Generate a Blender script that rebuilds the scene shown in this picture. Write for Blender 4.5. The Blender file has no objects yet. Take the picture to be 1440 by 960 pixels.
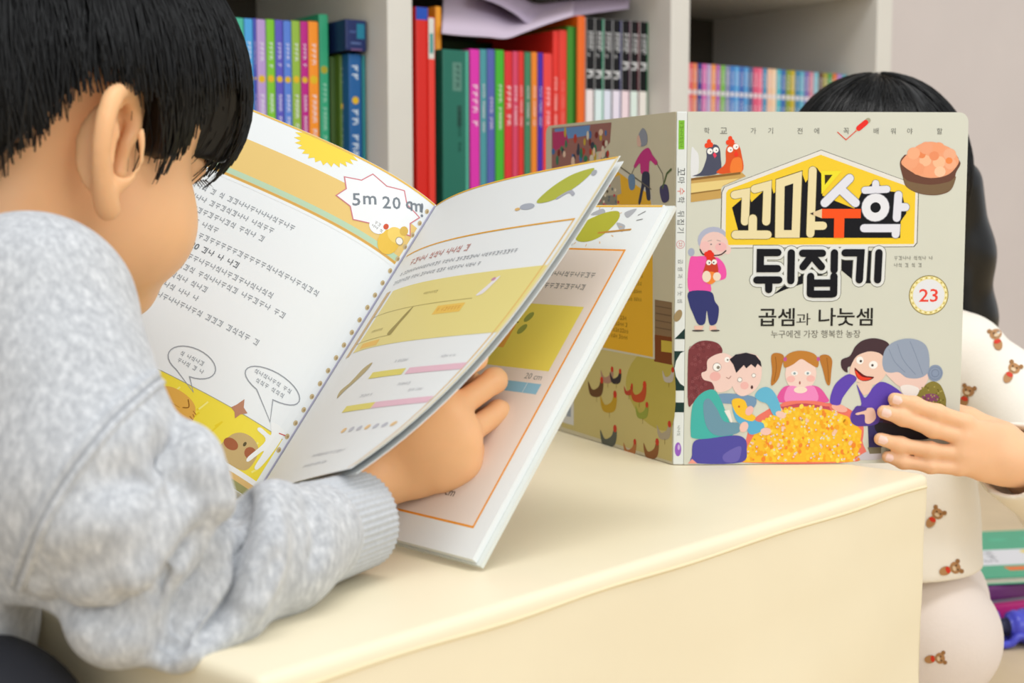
import bpy, bmesh, math, random
import numpy as np
from mathutils import Vector, Matrix
from mathutils.geometry import tessellate_polygon

SC = bpy.context.scene
COL = SC.collection
V = Vector
# ------------------------------------------------------------------ camera, light, exposure
CAM = V((0.0, 0.0, 0.46)); FPX = 2000.0; PITCH = math.atan(189.0/FPX)
cam_d = bpy.data.cameras.new('camera'); cam = bpy.data.objects.new('camera', cam_d); COL.objects.link(cam)
cam.location = CAM; cam.rotation_euler = (math.pi/2-PITCH, 0, 0)
cam_d.sensor_width = 36; cam_d.lens = 36*FPX/1440; cam_d.clip_start = .05
cam_d.dof.use_dof = True; cam_d.dof.focus_distance = .93; cam_d.dof.aperture_fstop = 8.5
SC.camera = cam
SC.view_settings.view_transform = 'Standard'; SC.view_settings.look = 'None'
SC.view_settings.gamma = 1; SC.view_settings.use_curve_mapping = False; SC.view_settings.exposure = 0.17
w = bpy.data.worlds.new('room_light'); SC.world = w; w.use_nodes = True
w.node_tree.nodes['Background'].inputs[0].default_value = (.965, .985, 1.0, 1); w.node_tree.nodes['Background'].inputs[1].default_value = .72
def area(name, loc, size, energy, col, target):
    l = bpy.data.lights.new(name, 'AREA'); l.shape = 'RECTANGLE'; l.size, l.size_y = size; l.energy = energy; l.color = col
    o = bpy.data.objects.new(name, l); COL.objects.link(o); o.location = loc
    o.rotation_euler = (V(target)-V(loc)).to_track_quat('-Z', 'Y').to_euler(); return o
area('ceiling_lamp', (.35, .55, 2.3), (1.2, .6), 17, (1, .98, .95), (.35, .55, 0))
area('window_daylight', (1.5, -1.2, 1.6), (1.4, 1.2), 19, (.95, .98, 1), (0, .95, .35))

# ------------------------------------------------------------------ helpers
def lin(c):
    c = c.lstrip('#'); r = [int(c[i:i+2], 16)/255 for i in (0, 2, 4)]
    return tuple(x/12.92 if x <= .04045 else ((x+.055)/1.055)**2.4 for x in r)
_camF = V((0, math.cos(PITCH), -math.sin(PITCH))); _camU = V((0, math.sin(PITCH), math.cos(PITCH)))
def ray(px, py): return _camF + V((1, 0, 0))*((px-720)/FPX) + _camU*((480-py)/FPX)
def at(px, py, Y):            # point of the place seen at a photo pixel, Y metres in front of the camera
    d = ray(px, py); return CAM + d*(Y/d.y)
def onz(px, py, z):
    d = ray(px, py); return CAM + d*((z-CAM.z)/d.z)

MATS = {}
def mat(name, col, rough=.6, spec=.3, var=0.0, scale=60, bump=0.0, bscale=200, sheen=0, sss=0, coat=0, stretch=None):
    if name in MATS: return MATS[name]
    m = bpy.data.materials.new(name); m.use_nodes = True; nt = m.node_tree; b = nt.nodes['Principled BSDF']
    c = lin(col) if isinstance(col, str) else col
    b.inputs['Base Color'].default_value = (*c, 1); b.inputs['Roughness'].default_value = rough
    b.inputs['Specular IOR Level'].default_value = spec
    tc = nt.nodes.new('ShaderNodeTexCoord'); src = tc.outputs['Object']
    if stretch:
        mp = nt.nodes.new('ShaderNodeMapping'); mp.inputs['Scale'].default_value = stretch; nt.links.new(src, mp.inputs[0]); src = mp.outputs[0]
    if var:
        n = nt.nodes.new('ShaderNodeTexNoise'); n.inputs['Scale'].default_value = scale; n.inputs['Detail'].default_value = 4
        nt.links.new(src, n.inputs['Vector'])
        r = nt.nodes.new('ShaderNodeValToRGB')
        r.color_ramp.elements[0].position = .3; r.color_ramp.elements[1].position = .7
        r.color_ramp.elements[0].color = (*[max(0, x*(1-var)) for x in c], 1); r.color_ramp.elements[1].color = (*[min(1, x*(1+var)) for x in c], 1)
        nt.links.new(n.outputs[0], r.inputs[0]); nt.links.new(r.outputs[0], b.inputs['Base Color'])
    if bump:
        n2 = nt.nodes.new('ShaderNodeTexNoise'); n2.inputs['Scale'].default_value = bscale; n2.inputs['Detail'].default_value = 3
        nt.links.new(src, n2.inputs['Vector'])
        bp = nt.nodes.new('ShaderNodeBump'); bp.inputs['Strength'].default_value = bump; bp.inputs['Distance'].default_value = .002
        nt.links.new(n2.outputs[0], bp.inputs['Height']); nt.links.new(bp.outputs[0], b.inputs['Normal'])
    if sheen: b.inputs['Sheen Weight'].default_value = sheen
    if coat: b.inputs['Coat Weight'].default_value = coat; b.inputs['Coat Roughness'].default_value = .15
    if sss:
        b.inputs['Subsurface Weight'].default_value = sss; b.inputs['Subsurface Radius'].default_value = (.012, .0045, .0025); b.inputs['Subsurface Scale'].default_value = .6
    MATS[name] = m; return m

def tag(o, label=None, cat=None, group=None, kind=None):
    for k, v in (('label', label), ('category', cat), ('group', group), ('kind', kind)):
        if v: o[k] = v
    return o
def link(o, parent=None):
    COL.objects.link(o)
    if parent: o.parent = parent
    return o
def empty(name, loc=(0, 0, 0)):
    o = bpy.data.objects.new(name, None); o.location = loc; o.empty_display_size = .02; COL.objects.link(o); return o
def mesh_obj(name, verts, faces, m, parent=None, smooth=False):
    me = bpy.data.meshes.new(name); me.from_pydata([tuple(v) for v in verts], [], [tuple(f) for f in faces]); me.update()
    if m: me.materials.append(m)
    if smooth: me.polygons.foreach_set('use_smooth', [True]*len(me.polygons))
    o = bpy.data.objects.new(name, me)
    link(o)
    if parent:
        o.parent = parent
        o.matrix_parent_inverse = Matrix.Translation(-parent.location)    # world-space vertices under a thing's base
    return o
def bm_obj(name, bm, m, parent=None, smooth=False):
    me = bpy.data.meshes.new(name); bm.to_mesh(me); bm.free(); me.materials.append(m)
    if smooth: me.polygons.foreach_set('use_smooth', [True]*len(me.polygons))
    o = bpy.data.objects.new(name, me); link(o)
    if parent: o.parent = parent; o.matrix_parent_inverse = Matrix.Translation(-parent.location)
    return o
def frame_box(bm, o, ex, ey, ez, x0, x1, y0, y1, z0, z1, bevel=0, seg=2):
    """box in the frame (o; ex, ey, ez)"""
    vs = [bm.verts.new(o+ex*x+ey*y+ez*z) for z in (z0, z1) for y in (y0, y1) for x in (x0, x1)]
    fs = [(0, 2, 3, 1), (4, 5, 7, 6), (0, 1, 5, 4), (2, 6, 7, 3), (0, 4, 6, 2), (1, 3, 7, 5)]
    faces = [bm.faces.new([vs[i] for i in f]) for f in fs]
    bmesh.ops.recalc_face_normals(bm, faces=faces)
    if bevel:
        es = list({e for f in faces for e in f.edges})
        bmesh.ops.bevel(bm, geom=es, offset=bevel, segments=seg, affect='EDGES', profile=.6)
def box_obj(name, o, ex, ey, ez, dims, m, parent=None, bevel=0, seg=2):
    bm = bmesh.new(); frame_box(bm, o, ex, ey, ez, *dims, bevel=bevel, seg=seg); return bm_obj(name, bm, m, parent)
def tube(pts, rad, n=8, closed=False):
    """tube mesh along points; rad scalar or list"""
    P = [V(p) for p in pts]; k = len(P); vs = []; fs = []
    up = V((0.13, 0.31, 0.94)).normalized()
    for i, p in enumerate(P):
        t = (P[(i+1) % k]-P[i-1]) if closed else (P[min(i+1, k-1)]-P[max(i-1, 0)])
        t.normalize(); a = t.cross(up); a.normalize(); b = t.cross(a)
        r = rad[i] if isinstance(rad, (list, tuple)) else rad
        for j in range(n): th = 2*math.pi*j/n; vs.append(p+(a*math.cos(th)+b*math.sin(th))*r)
    for i in range(k if closed else k-1):
        for j in range(n):
            i2 = (i+1) % k; fs.append((i*n+j, i*n+(j+1) % n, i2*n+(j+1) % n, i2*n+j))
    if not closed: fs.append(tuple(range(n))); fs.append(tuple(range((k-1)*n, k*n))[::-1])
    return vs, fs
def spline(pts, n=6, closed=False):
    """Catmull-Rom through 2-D or 3-D points"""
    P = [np.array(p, float) for p in pts]; k = len(P); out = []
    for i in range(k if closed else k-1):
        p0, p1, p2, p3 = (P[(i-1) % k], P[i], P[(i+1) % k], P[(i+2) % k]) if closed else (P[max(i-1, 0)], P[i], P[i+1], P[min(i+2, k-1)])
        for j in range(n):
            t = j/n; out.append(.5*((2*p1)+(p2-p0)*t+(2*p0-5*p1+4*p2-p3)*t*t+(3*p1-p0-3*p2+p3)*t**3))
    if not closed: out.append(P[-1])
    return out

# ------------------------------------------------------------------ printed artwork: flat coloured shapes lying on a surface
PRINT = bpy.data.materials.new('printed_ink'); PRINT.use_nodes = True
_b = PRINT.node_tree.nodes['Principled BSDF']; _b.inputs['Roughness'].default_value = .45; _b.inputs['Specular IOR Level'].default_value = .14
_a = PRINT.node_tree.nodes.new('ShaderNodeAttribute'); _a.attribute_name = 'ink'; PRINT.node_tree.links.new(_a.outputs['Color'], _b.inputs['Base Color'])
_TXT = {}
def text_mesh(s, bold):
    if (s, bold) not in _TXT:
        c = bpy.data.curves.new('lettering', 'FONT'); c.body = s; c.resolution_u = 2; c.offset = bold; c.fill_mode = 'FRONT'
        o = bpy.data.objects.new('lettering', c); COL.objects.link(o)
        me = bpy.data.meshes.new_from_object(o.evaluated_get(bpy.context.evaluated_depsgraph_get()))
        vs = [(v.co.x, v.co.y) for v in me.vertices]; fs = [tuple(p.vertices) for p in me.polygons]
        bpy.data.objects.remove(o); bpy.data.curves.remove(c); bpy.data.meshes.remove(me)
        x0 = min(v[0] for v in vs); x1 = max(v[0] for v in vs); y0 = min(v[1] for v in vs); y1 = max(v[1] for v in vs)
        _TXT[(s, bold)] = ([(x-(x0+x1)/2, y-(y0+y1)/2) for x, y in vs], fs, x1-x0, y1-y0)
    return _TXT[(s, bold)]
class Art:
    """shapes in drawing units (y down); view() sets a drawing origin and scale, build() maps to 3-D"""
    def __init__(s): s.f = []; s.ox = s.oy = 0.; s.sc = 1.; s.rng = random.Random(5); s.n = 0
    def view(s, ox, oy, sc): s.ox, s.oy, s.sc = ox, oy, sc
    def q(s, p): return (s.ox+p[0]/s.sc, s.oy+p[1]/s.sc)
    def lay(s, L): s.n += 1; return L+(s.n % 16)*.055        # no two overlapping strokes share a plane
    def raw(s, pts, col, L):
        L = s.lay(L)
        P = [V((x, y, 0)) for x, y in pts]
        for t in tessellate_polygon([P]): s.f.append(([pts[i] for i in t], L, col))
    def poly(s, pts, col, L=1, smooth=False):
        if smooth: pts = [tuple(p) for p in spline(pts, 5, True)]
        s.raw([s.q(p) for p in pts], col, L)
    def ell(s, cx, cy, rx, ry, col, L=1, rot=0, n=20):
        c, si = math.cos(rot), math.sin(rot)
        s.raw([s.q((cx+rx*math.cos(t)*c-ry*math.sin(t)*si, cy+rx*math.cos(t)*si+ry*math.sin(t)*c)) for t in [2*math.pi*i/n for i in range(n)]], col, L)
    def ring(s, cx, cy, r0, r1, col, L=1, n=28):
        L = s.lay(L)
        for i in range(n):
            a, b = 2*math.pi*i/n, 2*math.pi*(i+1)/n
            s.f.append(([s.q((cx+r*math.cos(t), cy+r*math.sin(t))) for r, t in ((r0, a), (r1, a), (r1, b), (r0, b))], L, col))
    def line(s, pts, w, col, L=1, smooth=False, closed=False, cap=True):
        if smooth: pts = [tuple(p) for p in spline(pts, 6, closed)]
        P = [np.array(p, float) for p in pts]; k = len(P); lft = []; rgt = []
        for i in range(k):
            a = P[i-1] if (i > 0 or closed) else None; b = P[(i+1) % k] if (i < k-1 or closed) else None
            d1 = (P[i]-a) if a is not None else (b-P[i]); d2 = (b-P[i]) if b is not None else d1
            d1 = d1/(np.linalg.norm(d1)+1e-9); d2 = d2/(np.linalg.norm(d2)+1e-9)
            n1 = np.array([-d1[1], d1[0]]); n2 = np.array([-d2[1], d2[0]]); m = n1+n2; m = m/(np.linalg.norm(m)+1e-9)
            m = m/max(.45, float(m@n1)); lft.append(P[i]+m*w/2); rgt.append(P[i]-m*w/2)
        if closed:
            L = s.lay(L)
            for i in range(k): j = (i+1) % k; s.f.append(([s.q(lft[i]), s.q(lft[j]), s.q(rgt[j]), s.q(rgt[i])], L, col))
            return
        out = list(lft)
        def fan(c, d):
            a0 = math.atan2(d[1], d[0]); return [c+np.array([math.cos(a0+t), math.sin(a0+t)])*w/2 for t in (math.pi/2*.66, math.pi/2*.33, 0, -math.pi/2*.33, -math.pi/2*.66)]
        if cap: out += fan(P[-1], P[-1]-P[-2])
        out += rgt[::-1]
        if cap: out += fan(P[0], P[0]-P[1])
        s.raw([s.q(p) for p in out], col, L)
    def text(s, t, x, y, h, col, L=5, bold=0., rot=0., width=None):
        vs, fs, tw, th = text_mesh(t, bold); k = h/th; kx = (width/tw) if width else k
        c, si = math.cos(rot), math.sin(rot)
        vv = [(x+vx*kx*c+vy*k*si, y+vx*kx*si-vy*k*c) for vx, vy in vs]
        for f in fs: s.f.append(([s.q(vv[i]) for i in f], L, col))
    def scribble(s, x0, y0, x1, y1, h, col, L=5, gap=.18):
        """a line of tiny illegible print: syllable-like stroke blocks"""
        dx, dy = x1-x0, y1-y0; ln = math.hypot(dx, dy); dx, dy = dx/ln, dy/ln; t = 0
        def p(a, b): return (x0+dx*a-dy*b, y0+dy*a+dx*b)
        while t < ln-h*.8:
            if s.rng.random() < gap and t > 0: t += h*.55
            w = h*.85; k = s.rng.randrange(4); lw = h*.13
            segs = [[(0, .1), (.55, .1), (.5, .6)], [(.8, 0), (.8, 1)], [(.1, .85), (.7, .85)]] if k == 0 else \
                   [[(.1, .1), (.1, .55), (.6, .55)], [(.8, 0), (.8, .9)], [(.8, .4), (1, .4)]] if k == 1 else \
                   [[(.05, .15), (.9, .15)], [(.1, .5), (.9, .5)], [(.5, .5), (.5, .95)]] if k == 2 else \
                   [[(.3, .05), (.1, .5)], [(.3, .05), (.6, .5)], [(.8, 0), (.8, .6)], [(.15, .75), (.85, .75), (.85, 1)]]
            for sg in segs: s.line([p(t+a*w, (b-.5)*h) for a, b in sg], lw, col, L, cap=False)
            t += h*1.02
    def build(s, name, parent, fn, cuts=(), vcuts=(), step=3e-5):
        """fn(x, y, off) -> 3-D point; cuts: x values where faces are split so they can follow a bend"""
        vs = []; fs = []; cl = []
        for pts, L, col in s.f:
            b = len(vs); vs += [(p[0], p[1], L) for p in pts]; fs.append(tuple(range(b, b+len(pts)))); cl.append(col)
        pal = sorted(set(cl)); idx = {c: i for i, c in enumerate(pal)}
        me = bpy.data.meshes.new(name); me.from_pydata(vs, [], fs)
        if len(cuts):
            for c in pal: me.materials.append(None)
            me.polygons.foreach_set('material_index', [idx[c] for c in cl])
            bm = bmesh.new(); bm.from_mesh(me)
            for u in cuts: bmesh.ops.bisect_plane(bm, geom=bm.verts[:]+bm.edges[:]+bm.faces[:], plane_co=(u, 0, 0), plane_no=(1, 0, 0), dist=1e-6)
            for u in vcuts: bmesh.ops.bisect_plane(bm, geom=bm.verts[:]+bm.edges[:]+bm.faces[:], plane_co=(0, u, 0), plane_no=(0, 1, 0), dist=1e-6)
            bm.to_mesh(me); bm.free(); mi = [p.material_index for p in me.polygons]; me.materials.clear()
            me.polygons.foreach_set('material_index', [0]*len(me.polygons))
        else: mi = [idx[c] for c in cl]
        rgb = [(*lin(c), 1) for c in pal]
        at_ = me.color_attributes.new('ink', 'FLOAT_COLOR', 'CORNER'); buf = []
        for p, i in zip(me.polygons, mi): buf += list(rgb[i])*p.loop_total
        at_.data.foreach_set('color', buf)
        for v in me.vertices: v.co = fn(v.co.x, v.co.y, v.co.z*step+2e-5)
        me.materials.append(PRINT); me.update()
        o = bpy.data.objects.new(name, me); link(o)
        if parent: o.parent = parent; o.matrix_parent_inverse = Matrix.Translation(-parent.location)
        return o
# ------------------------------------------------------------------ room shell
A_SH = math.atan2(2000, 2880)                       # the bookcase runs away to the right
D = V((math.cos(A_SH), math.sin(A_SH), 0)); NB = V((-math.sin(A_SH), math.cos(A_SH), 0)); UP = V((0, 0, 1))
CELL = .40; DEPTH = .34; TH = .031; XR = 2*CELL-.026
Z1 = 3.89*CELL; S0 = V(((565-720)/FPX*Z1, Z1, 0))    # foot of the partition left of the middle compartment
M_WALL = mat('painted_wall', '#dcd3d0', .8, .15, .02, 8)
M_FLOOR = mat('beige_floor', '#dfc9a4', .45, .3, .05, 14)
M_WHITE = mat('white_laminate', '#dcd8cf', .5, .3, .015, 20)
bm = bmesh.new(); frame_box(bm, V((0, 1, 0)), V((1, 0, 0)), V((0, 1, 0)), UP, -4.5, 6.5, -4.0, 7.0, -.04, 0)
tag(bm_obj('floor', bm, M_FLOOR), kind='structure')
bm = bmesh.new(); frame_box(bm, S0+NB*(DEPTH+.012), D, NB, UP, -3.5, 6.0, 0, .05, 0, 2.6)
tag(bm_obj('wall_back', bm, M_WALL), kind='structure')
bm = bmesh.new(); frame_box(bm, S0+NB*(DEPTH+.012), D, -NB, UP, XR+TH/2+.02, 6.0, 0, .012, 0, .07)
tag(bm_obj('baseboard_back', bm, mat('baseboard_paint', '#c9beb4', .5)), kind='structure')
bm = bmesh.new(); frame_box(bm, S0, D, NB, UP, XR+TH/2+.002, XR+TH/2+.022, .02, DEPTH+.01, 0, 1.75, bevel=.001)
tag(bm_obj('side_strip_1', bm, mat('taupe_strip', '#b9afa4', .6)), kind='structure')  # narrow grey-taupe upright strip beside the bookcase's right end

# ------------------------------------------------------------------ bookcase
case = empty('bookcase', S0+NB*DEPTH*.5)
tag(case, 'white laminate bookcase with open compartments full of books along the back wall', 'bookcase')
SHZ = .40; PS = [-2*CELL, -CELL, 0, CELL, XR]
for s in PS:
    box_obj('partition', S0, D, NB, UP, (s-TH/2, s+TH/2, 0, DEPTH-.01, 0, 1.50), M_WHITE, case, .0015)
for i in range(4):
    for z in (.06, SHZ, .77, 1.12, 1.48):
        box_obj('shelf_board', S0, D, NB, UP, (PS[i]+TH/2, PS[i+1]-TH/2, .004, DEPTH-.012, z-.02, z), M_WHITE, case, .001)
box_obj('back_panel', S0, D, NB, UP, (-CELL*2-TH/2, XR+TH/2, DEPTH-.01, DEPTH, 0, 1.50), mat('shaded_back_board', '#4c463b', .6), case)  # compartment shade is put into the panel's dark colour

def s_of(px, o):
    """distance along the bookcase of a photo column, o metres behind its front"""
    d = ray(px, 150); q = S0+NB*o; k = (q-CAM).dot(NB)/d.dot(NB); h = CAM+d*k-q; return h.dot(D)
def z_of(px, py, o):
    d = ray(px, py); q = S0+NB*o; k = (q-CAM).dot(NB)/d.dot(NB); return (CAM+d*k).z
M_PAPER = mat('page_edges', '#e6dfcc', .8, .1, .04, 300)
def shelf_book(x0, x1, ytop, col, o, depth, label, group=None, art=None, rough=.4, name='picture_book', cat='book', z0=None, tilt=0):
    s0, s1 = s_of(x0, o), s_of(x1, o); wdt = (s1-s0)-.0006; z0 = SHZ+.0004 if z0 is None else z0
    hgt = z_of((x0+x1)/2, ytop, o)-z0
    q = S0+NB*o+D*s0+UP*z0; ex = D.copy(); ez = UP.copy()
    if tilt:
        R = Matrix.Rotation(tilt, 3, NB); ex = R@ex; ez = R@ez
    root = empty(name, q+ex*wdt/2+NB*depth/2); tag(root, label, cat, group)
    m = mat('cover_'+col, col, rough, .4)
    bd = min(.0022, wdt*.2)
    bm = bmesh.new()
    frame_box(bm, q, ex, NB, ez, 0, wdt, 0, bd, 0, hgt, bevel=min(.0018, wdt*.18), seg=2)
    frame_box(bm, q, ex, NB, ez, 0, bd*.9, bd, depth, 0, hgt)
    frame_box(bm, q, ex, NB, ez, wdt-bd*.9, wdt, bd, depth, 0, hgt)
    bm_obj('cover', bm, m, root)
    box_obj('page_block', q, ex, NB, ez, (bd*.9, wdt-bd*.9, bd, depth-.004, .003, hgt-.003), M_PAPER, root)
    if art:
        a = Art(); art(a, wdt*1000, hgt*1000)
        if a.f: tag(a.build('spine_print', root, lambda x, y, f: q+ex*(x/1000)+ez*(hgt-y/1000)-NB*f), kind='stuff')
    return root
def marks(col, y0, y1, size=.5, x=.5):
    """vertical run of small title characters down a spine"""
    def f(a, w, h):
        t = y0
        k = w*size
        while t < y1-k:
            if a.rng.random() < .82:
                cx = w*x
                a.line([(cx-k*.4, t+k*.15), (cx+k*.15, t+k*.15), (cx+k*.1, t+k*.6)], k*.16, col, 2, cap=False)
                a.line([(cx+k*.4, t), (cx+k*.4, t+k*.85)], k*.16, col, 2, cap=False)
                if a.rng.random() < .6: a.line([(cx-k*.35, t+k*.85), (cx+k*.2, t+k*.85)], k*.16, col, 2, cap=False)
            t += k*1.15
    return f
def both(*fs): return lambda a, w, h: [f(a, w, h) for f in fs]
def dot(y, col='#e0b62c', r=.38): return lambda a, w, h: a.ell(w/2, y, w*r, w*r, col, 3)
def band(y0, y1, col, L=1, x0=0, x1=1):
    def f(a, w, h):
        b = min(y1, h-.6); c = max(y0, .3)
        if b > c: a.poly([(w*max(x0, .02), c), (w*min(x1, .98), c), (w*min(x1, .98), b), (w*max(x0, .02), b)], col, L)
    return f
ORD = ['first', 'second', 'third', 'fourth', 'fifth', 'sixth', 'seventh', 'eighth', 'ninth', 'tenth', 'eleventh', 'twelfth', 'thirteenth', 'fourteenth', 'fifteenth', 'sixteenth', 'seventeenth', 'eighteenth', 'nineteenth', 'twentieth',
       'twenty-first', 'twenty-second', 'twenty-third', 'twenty-fourth', 'twenty-fifth', 'twenty-sixth', 'twenty-seventh', 'twenty-eighth', 'twenty-ninth', 'thirtieth', 'thirty-first', 'thirty-second', 'thirty-third', 'thirty-fourth', 'thirty-fifth']

# left compartment: a set with a round gold mark on each spine
o1 = .05
left = [(320, 333, 24, '#6fc4d8', 'pale cyan'), (333, 345.5, 25, '#49b89a', 'sea green'), (345.5, 358, 26, '#4aa3e0', 'sky blue'), (358, 362.5, 26, '#4a55b8', 'thin indigo'), (362.5, 376, 27, '#b79ad2', 'lilac'), (376, 388.5, 27, '#7cc22c', 'bright green'),
        (388.5, 400, 28, '#5a55c0', 'violet blue'), (400, 411.5, 29, '#5680d6', 'cornflower blue'), (411.5, 424, 29, '#94b840', 'olive green'), (424, 435, 30, '#bb1a86', 'magenta'), (435, 449.5, 30, '#f5921e', 'orange')]
for i, (a0, a1, y, c, nm) in enumerate(left):
    shelf_book(a0, a1, y, c, o1, .17, f'{nm} book with a round gold mark in the left compartment row', 'set with gold marks in the left compartment',
               both(dot(62), marks('#e9e6f2', 24, 52, .42), marks('#e9e6f2', 78, 150, .45), band(168, 210, '#e3d9dd', 1) if i > 7 else band(190, 210, '#d8cfe6', 1)))
shelf_book(450, 463.5, 20, '#38b183', o1+.02, .18, 'taller green book at the right end of the set with gold marks', 'set with gold marks in the left compartment',
           both(dot(60, '#b9b03a'), marks('#bfe8d4', 75, 150, .4), band(168, 230, '#e6e2e0', 1), band(160, 174, '#e8703a', 2, .2, .9)))
shelf_book(465, 478, 80, '#3f5c26', .07, .16, 'dark green book with a plain shaded spine beside the taller green one', rough=.6)
shelf_book(478, 490.5, 77, '#5a7a2a', .06, .16, 'olive book with white title and gold mark between dark green and navy books', art=both(marks('#e6ecd8', 14, 38, .6), dot(56), marks('#e6ecd8', 66, 150, .6)))
shelf_book(491, 509.5, 76, '#1f5f9e', .045, .15, 'blue book with white title and gold mark next to the olive one', art=both(marks('#e2eef6', 12, 34, .5, .45), dot(50, r=.26), marks('#e2eef6', 60, 160, .5, .45)))
shelf_book(509.8, 514.5, 78, '#2d8a90', .046, .15, 'thin teal book touching the partition beside the blue one')
shelf_book(487, 516.5, 28, '#1b2b60', .040, .10, 'small navy book standing on top of the blue and olive books', art=both(band(4, 20, '#2d7f9a', 2, .55, .92), band(12, 14, '#4a5f94', 1, .2, .5), band(24, 26, '#5a6fa0', 1, .25, .75), band(31, 33, '#7a5a86', 1, .25, .8)), z0=z_of(500, 75, .045)+.002)

# middle compartment, front row
o2 = .035
shelf_book(585.5, 603, 10, '#dc2216', .03, .14, 'thick red book with a blue top band against the left partition', art=band(0, 14, '#2f55b8'))
shelf_book(603, 612.5, 24, '#ea3a2c', .028, .14, 'red book with a white label at the top of its spine', art=both(band(1, 46, '#dcdad2', 1, 0, .9), band(18, 40, '#4e9a94', 2, .2, .75)))
shelf_book(613, 621.5, 9, '#f2a324', .045, .13, 'thin tall yellow-orange book beside the red ones', art=both(band(150, 330, '#5a6ad0', 1), band(140, 150, '#e05a4a', 1)))
shelf_book(622.5, 660, 70, '#1d6c5a', .03, .15, 'wide dark green hardback with a small grey title box', art=both(band(14, 46, '#5f8a7c', 1, .38, .72), marks('#163f36', 17, 44, .16, .55), band(62, 86, '#2c5148', 1, .55, .72), marks('#0f3c33', 64, 120, .14, .62), band(0, 300, '#59b29a', 1, .88, 1)))
mid = [(661, 675, 69, '#df2fae', 'magenta'), (675.3, 685, 69, '#4a98a0', 'teal grey'), (685.2, 696.5, 69, '#5462ae', 'slate violet'), (697, 709.5, 70, '#46b428', 'bright green'), (710, 721, 72, '#e02a2e', 'white-titled red'), (721.2, 729, 72, '#d94468', 'rose pink'),
       (729.2, 737, 72, '#e2302a', 'plain red'), (738, 747, 73, '#3f8560', 'grey green'), (747.5, 756, 73, '#f0871e', 'orange'), (756.5, 764, 74, '#4a22a8', 'indigo'), (764.2, 777, 75, '#f0443e', 'coral red')]
for i, (a0, a1, y, c, nm) in enumerate(mid):
    shelf_book(a0, a1, y, c, o2, .13, f'{nm} slim book right of the wide dark green hardback', 'slim books in the middle front row',
               marks('#f4e4e8', 40 if i != 2 else 55, 95 if i < 4 else 88, .55 if i in (0, 4, 5) else .38))
# middle compartment, back row
o3 = .19
def white_lbl(a, w, h): marks('#ffe8e0', 55, 190, .45)(a, w, h)
back = [(622, 738, 60, '#234a1c', 'wide dark green boxed'), (739, 762, 46, '#e02c22', 'bright red'), (762.5, 771, 45, '#2f9c9a', 'thin teal')]
for i, (a0, a1, y, c, nm) in enumerate(back):
    shelf_book(a0, a1, y, c, o3, .12, f'{nm} book in the back row of the middle compartment', 'books in the middle back row')
shelf_book(777.6, 785.5, 43, '#ea3226', .04, .13, 'tall red book with white title right of the coral red slim book', art=white_lbl)
shelf_book(785.8, 797.3, 42, '#e83c2c', .04, .13, 'tall red book with a faint title next to the grass green one', art=marks('#f2a090', 60, 150, .25))
shelf_book(797.6, 811.6, 37, '#3c8a1c', .04, .13, 'tall grass green book between red and orange books', art=band(0, 300, '#2a5a14', 1, .6, .95))
shelf_book(812, 823, 22, '#ee6a14', .038, .13, 'plain orange book beside the black and white comics')
edge = ['#3a3a3c', '#3fae86', '#4a4a52', '#2c2f7a', '#5a2a4a', '#7a1f30', '#1f7a4c']
pst = ['#f2e6e6', '#dff0f0', '#e2e6f4', '#efe6f4', '#f6e0e6', '#e4f2ea', '#f4eee6']
for i in range(7):
    a0 = 824+i*12.5
    shelf_book(a0, a0+12.2, 25+i*.9, '#ecebe9', .04, .13, f'black-topped white comic volume, {ORD[i]} of the seven from the left', 'black and white comic volumes',
               both(band(0, 86, '#1c1c1e'), band(86, 300, pst[i], 1), band(0, 300, edge[i], 3, .86, 1), marks('#d0d0d0', 16, 48, .36, .25), marks('#e8e8e8', 16, 44, .4, .6), marks('#f2f2f2', 50, 80, .8, .42), band(22, 40, '#4a4a4c', 2, .1, .2)))

# right compartment: a long row of thin volumes
cols = [('#e8606a', 'coral'), ('#ee8a5a', 'orange pink'), ('#3a3a8a', 'navy'), ('#d86ab0', 'pink'), ('#b9a0cc', 'lilac'), ('#ef9a50', 'orange'), ('#b864ae', 'mauve'), ('#78b848', 'green'), ('#8a8fb0', 'blue grey'), ('#3f7fc8', 'blue'), ('#5fa8e0', 'light blue'), ('#3c68b8', 'mid blue'),
        ('#5aa0d8', 'sky blue'), ('#56608a', 'slate'), ('#e0567a', 'rose red'), ('#f07090', 'candy pink'), ('#4a90b8', 'steel blue'), ('#eec0a0', 'peach'), ('#f2d2b0', 'cream'), ('#50b8c8', 'cyan'), ('#3a6ab0', 'royal blue'), ('#8a9a30', 'olive'), ('#c8b030', 'mustard'), ('#3a80a8', 'petrol blue'),
        ('#68b0c8', 'pale teal'), ('#7a6ab0', 'purple'), ('#d08a9a', 'dusty pink'), ('#80c0d0', 'ice blue'), ('#6a4a3a', 'brown'), ('#a8a040', 'khaki'), ('#4a9a58', 'leaf green'), ('#e07a40', 'rust orange'), ('#b08ad0', 'lavender'), ('#58a8b8', 'turquoise')]
xs = np.linspace(967.5, 1190, len(cols)+1)
for i, (c, nm) in enumerate(cols):
    shelf_book(float(xs[i]), float(xs[i+1]), 88+18*(xs[i]-966)/240, c, .045, .15, f'thin {nm} volume in the right compartment, {ORD[i]} from the left', 'thin volumes in the right compartment',
               both(band(34, 40, '#e6e0e4', 1, .15, .85), marks('#f0eaf0', 8, 30, .5), marks('#f0eaf0', 46, 110, .5)))

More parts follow.
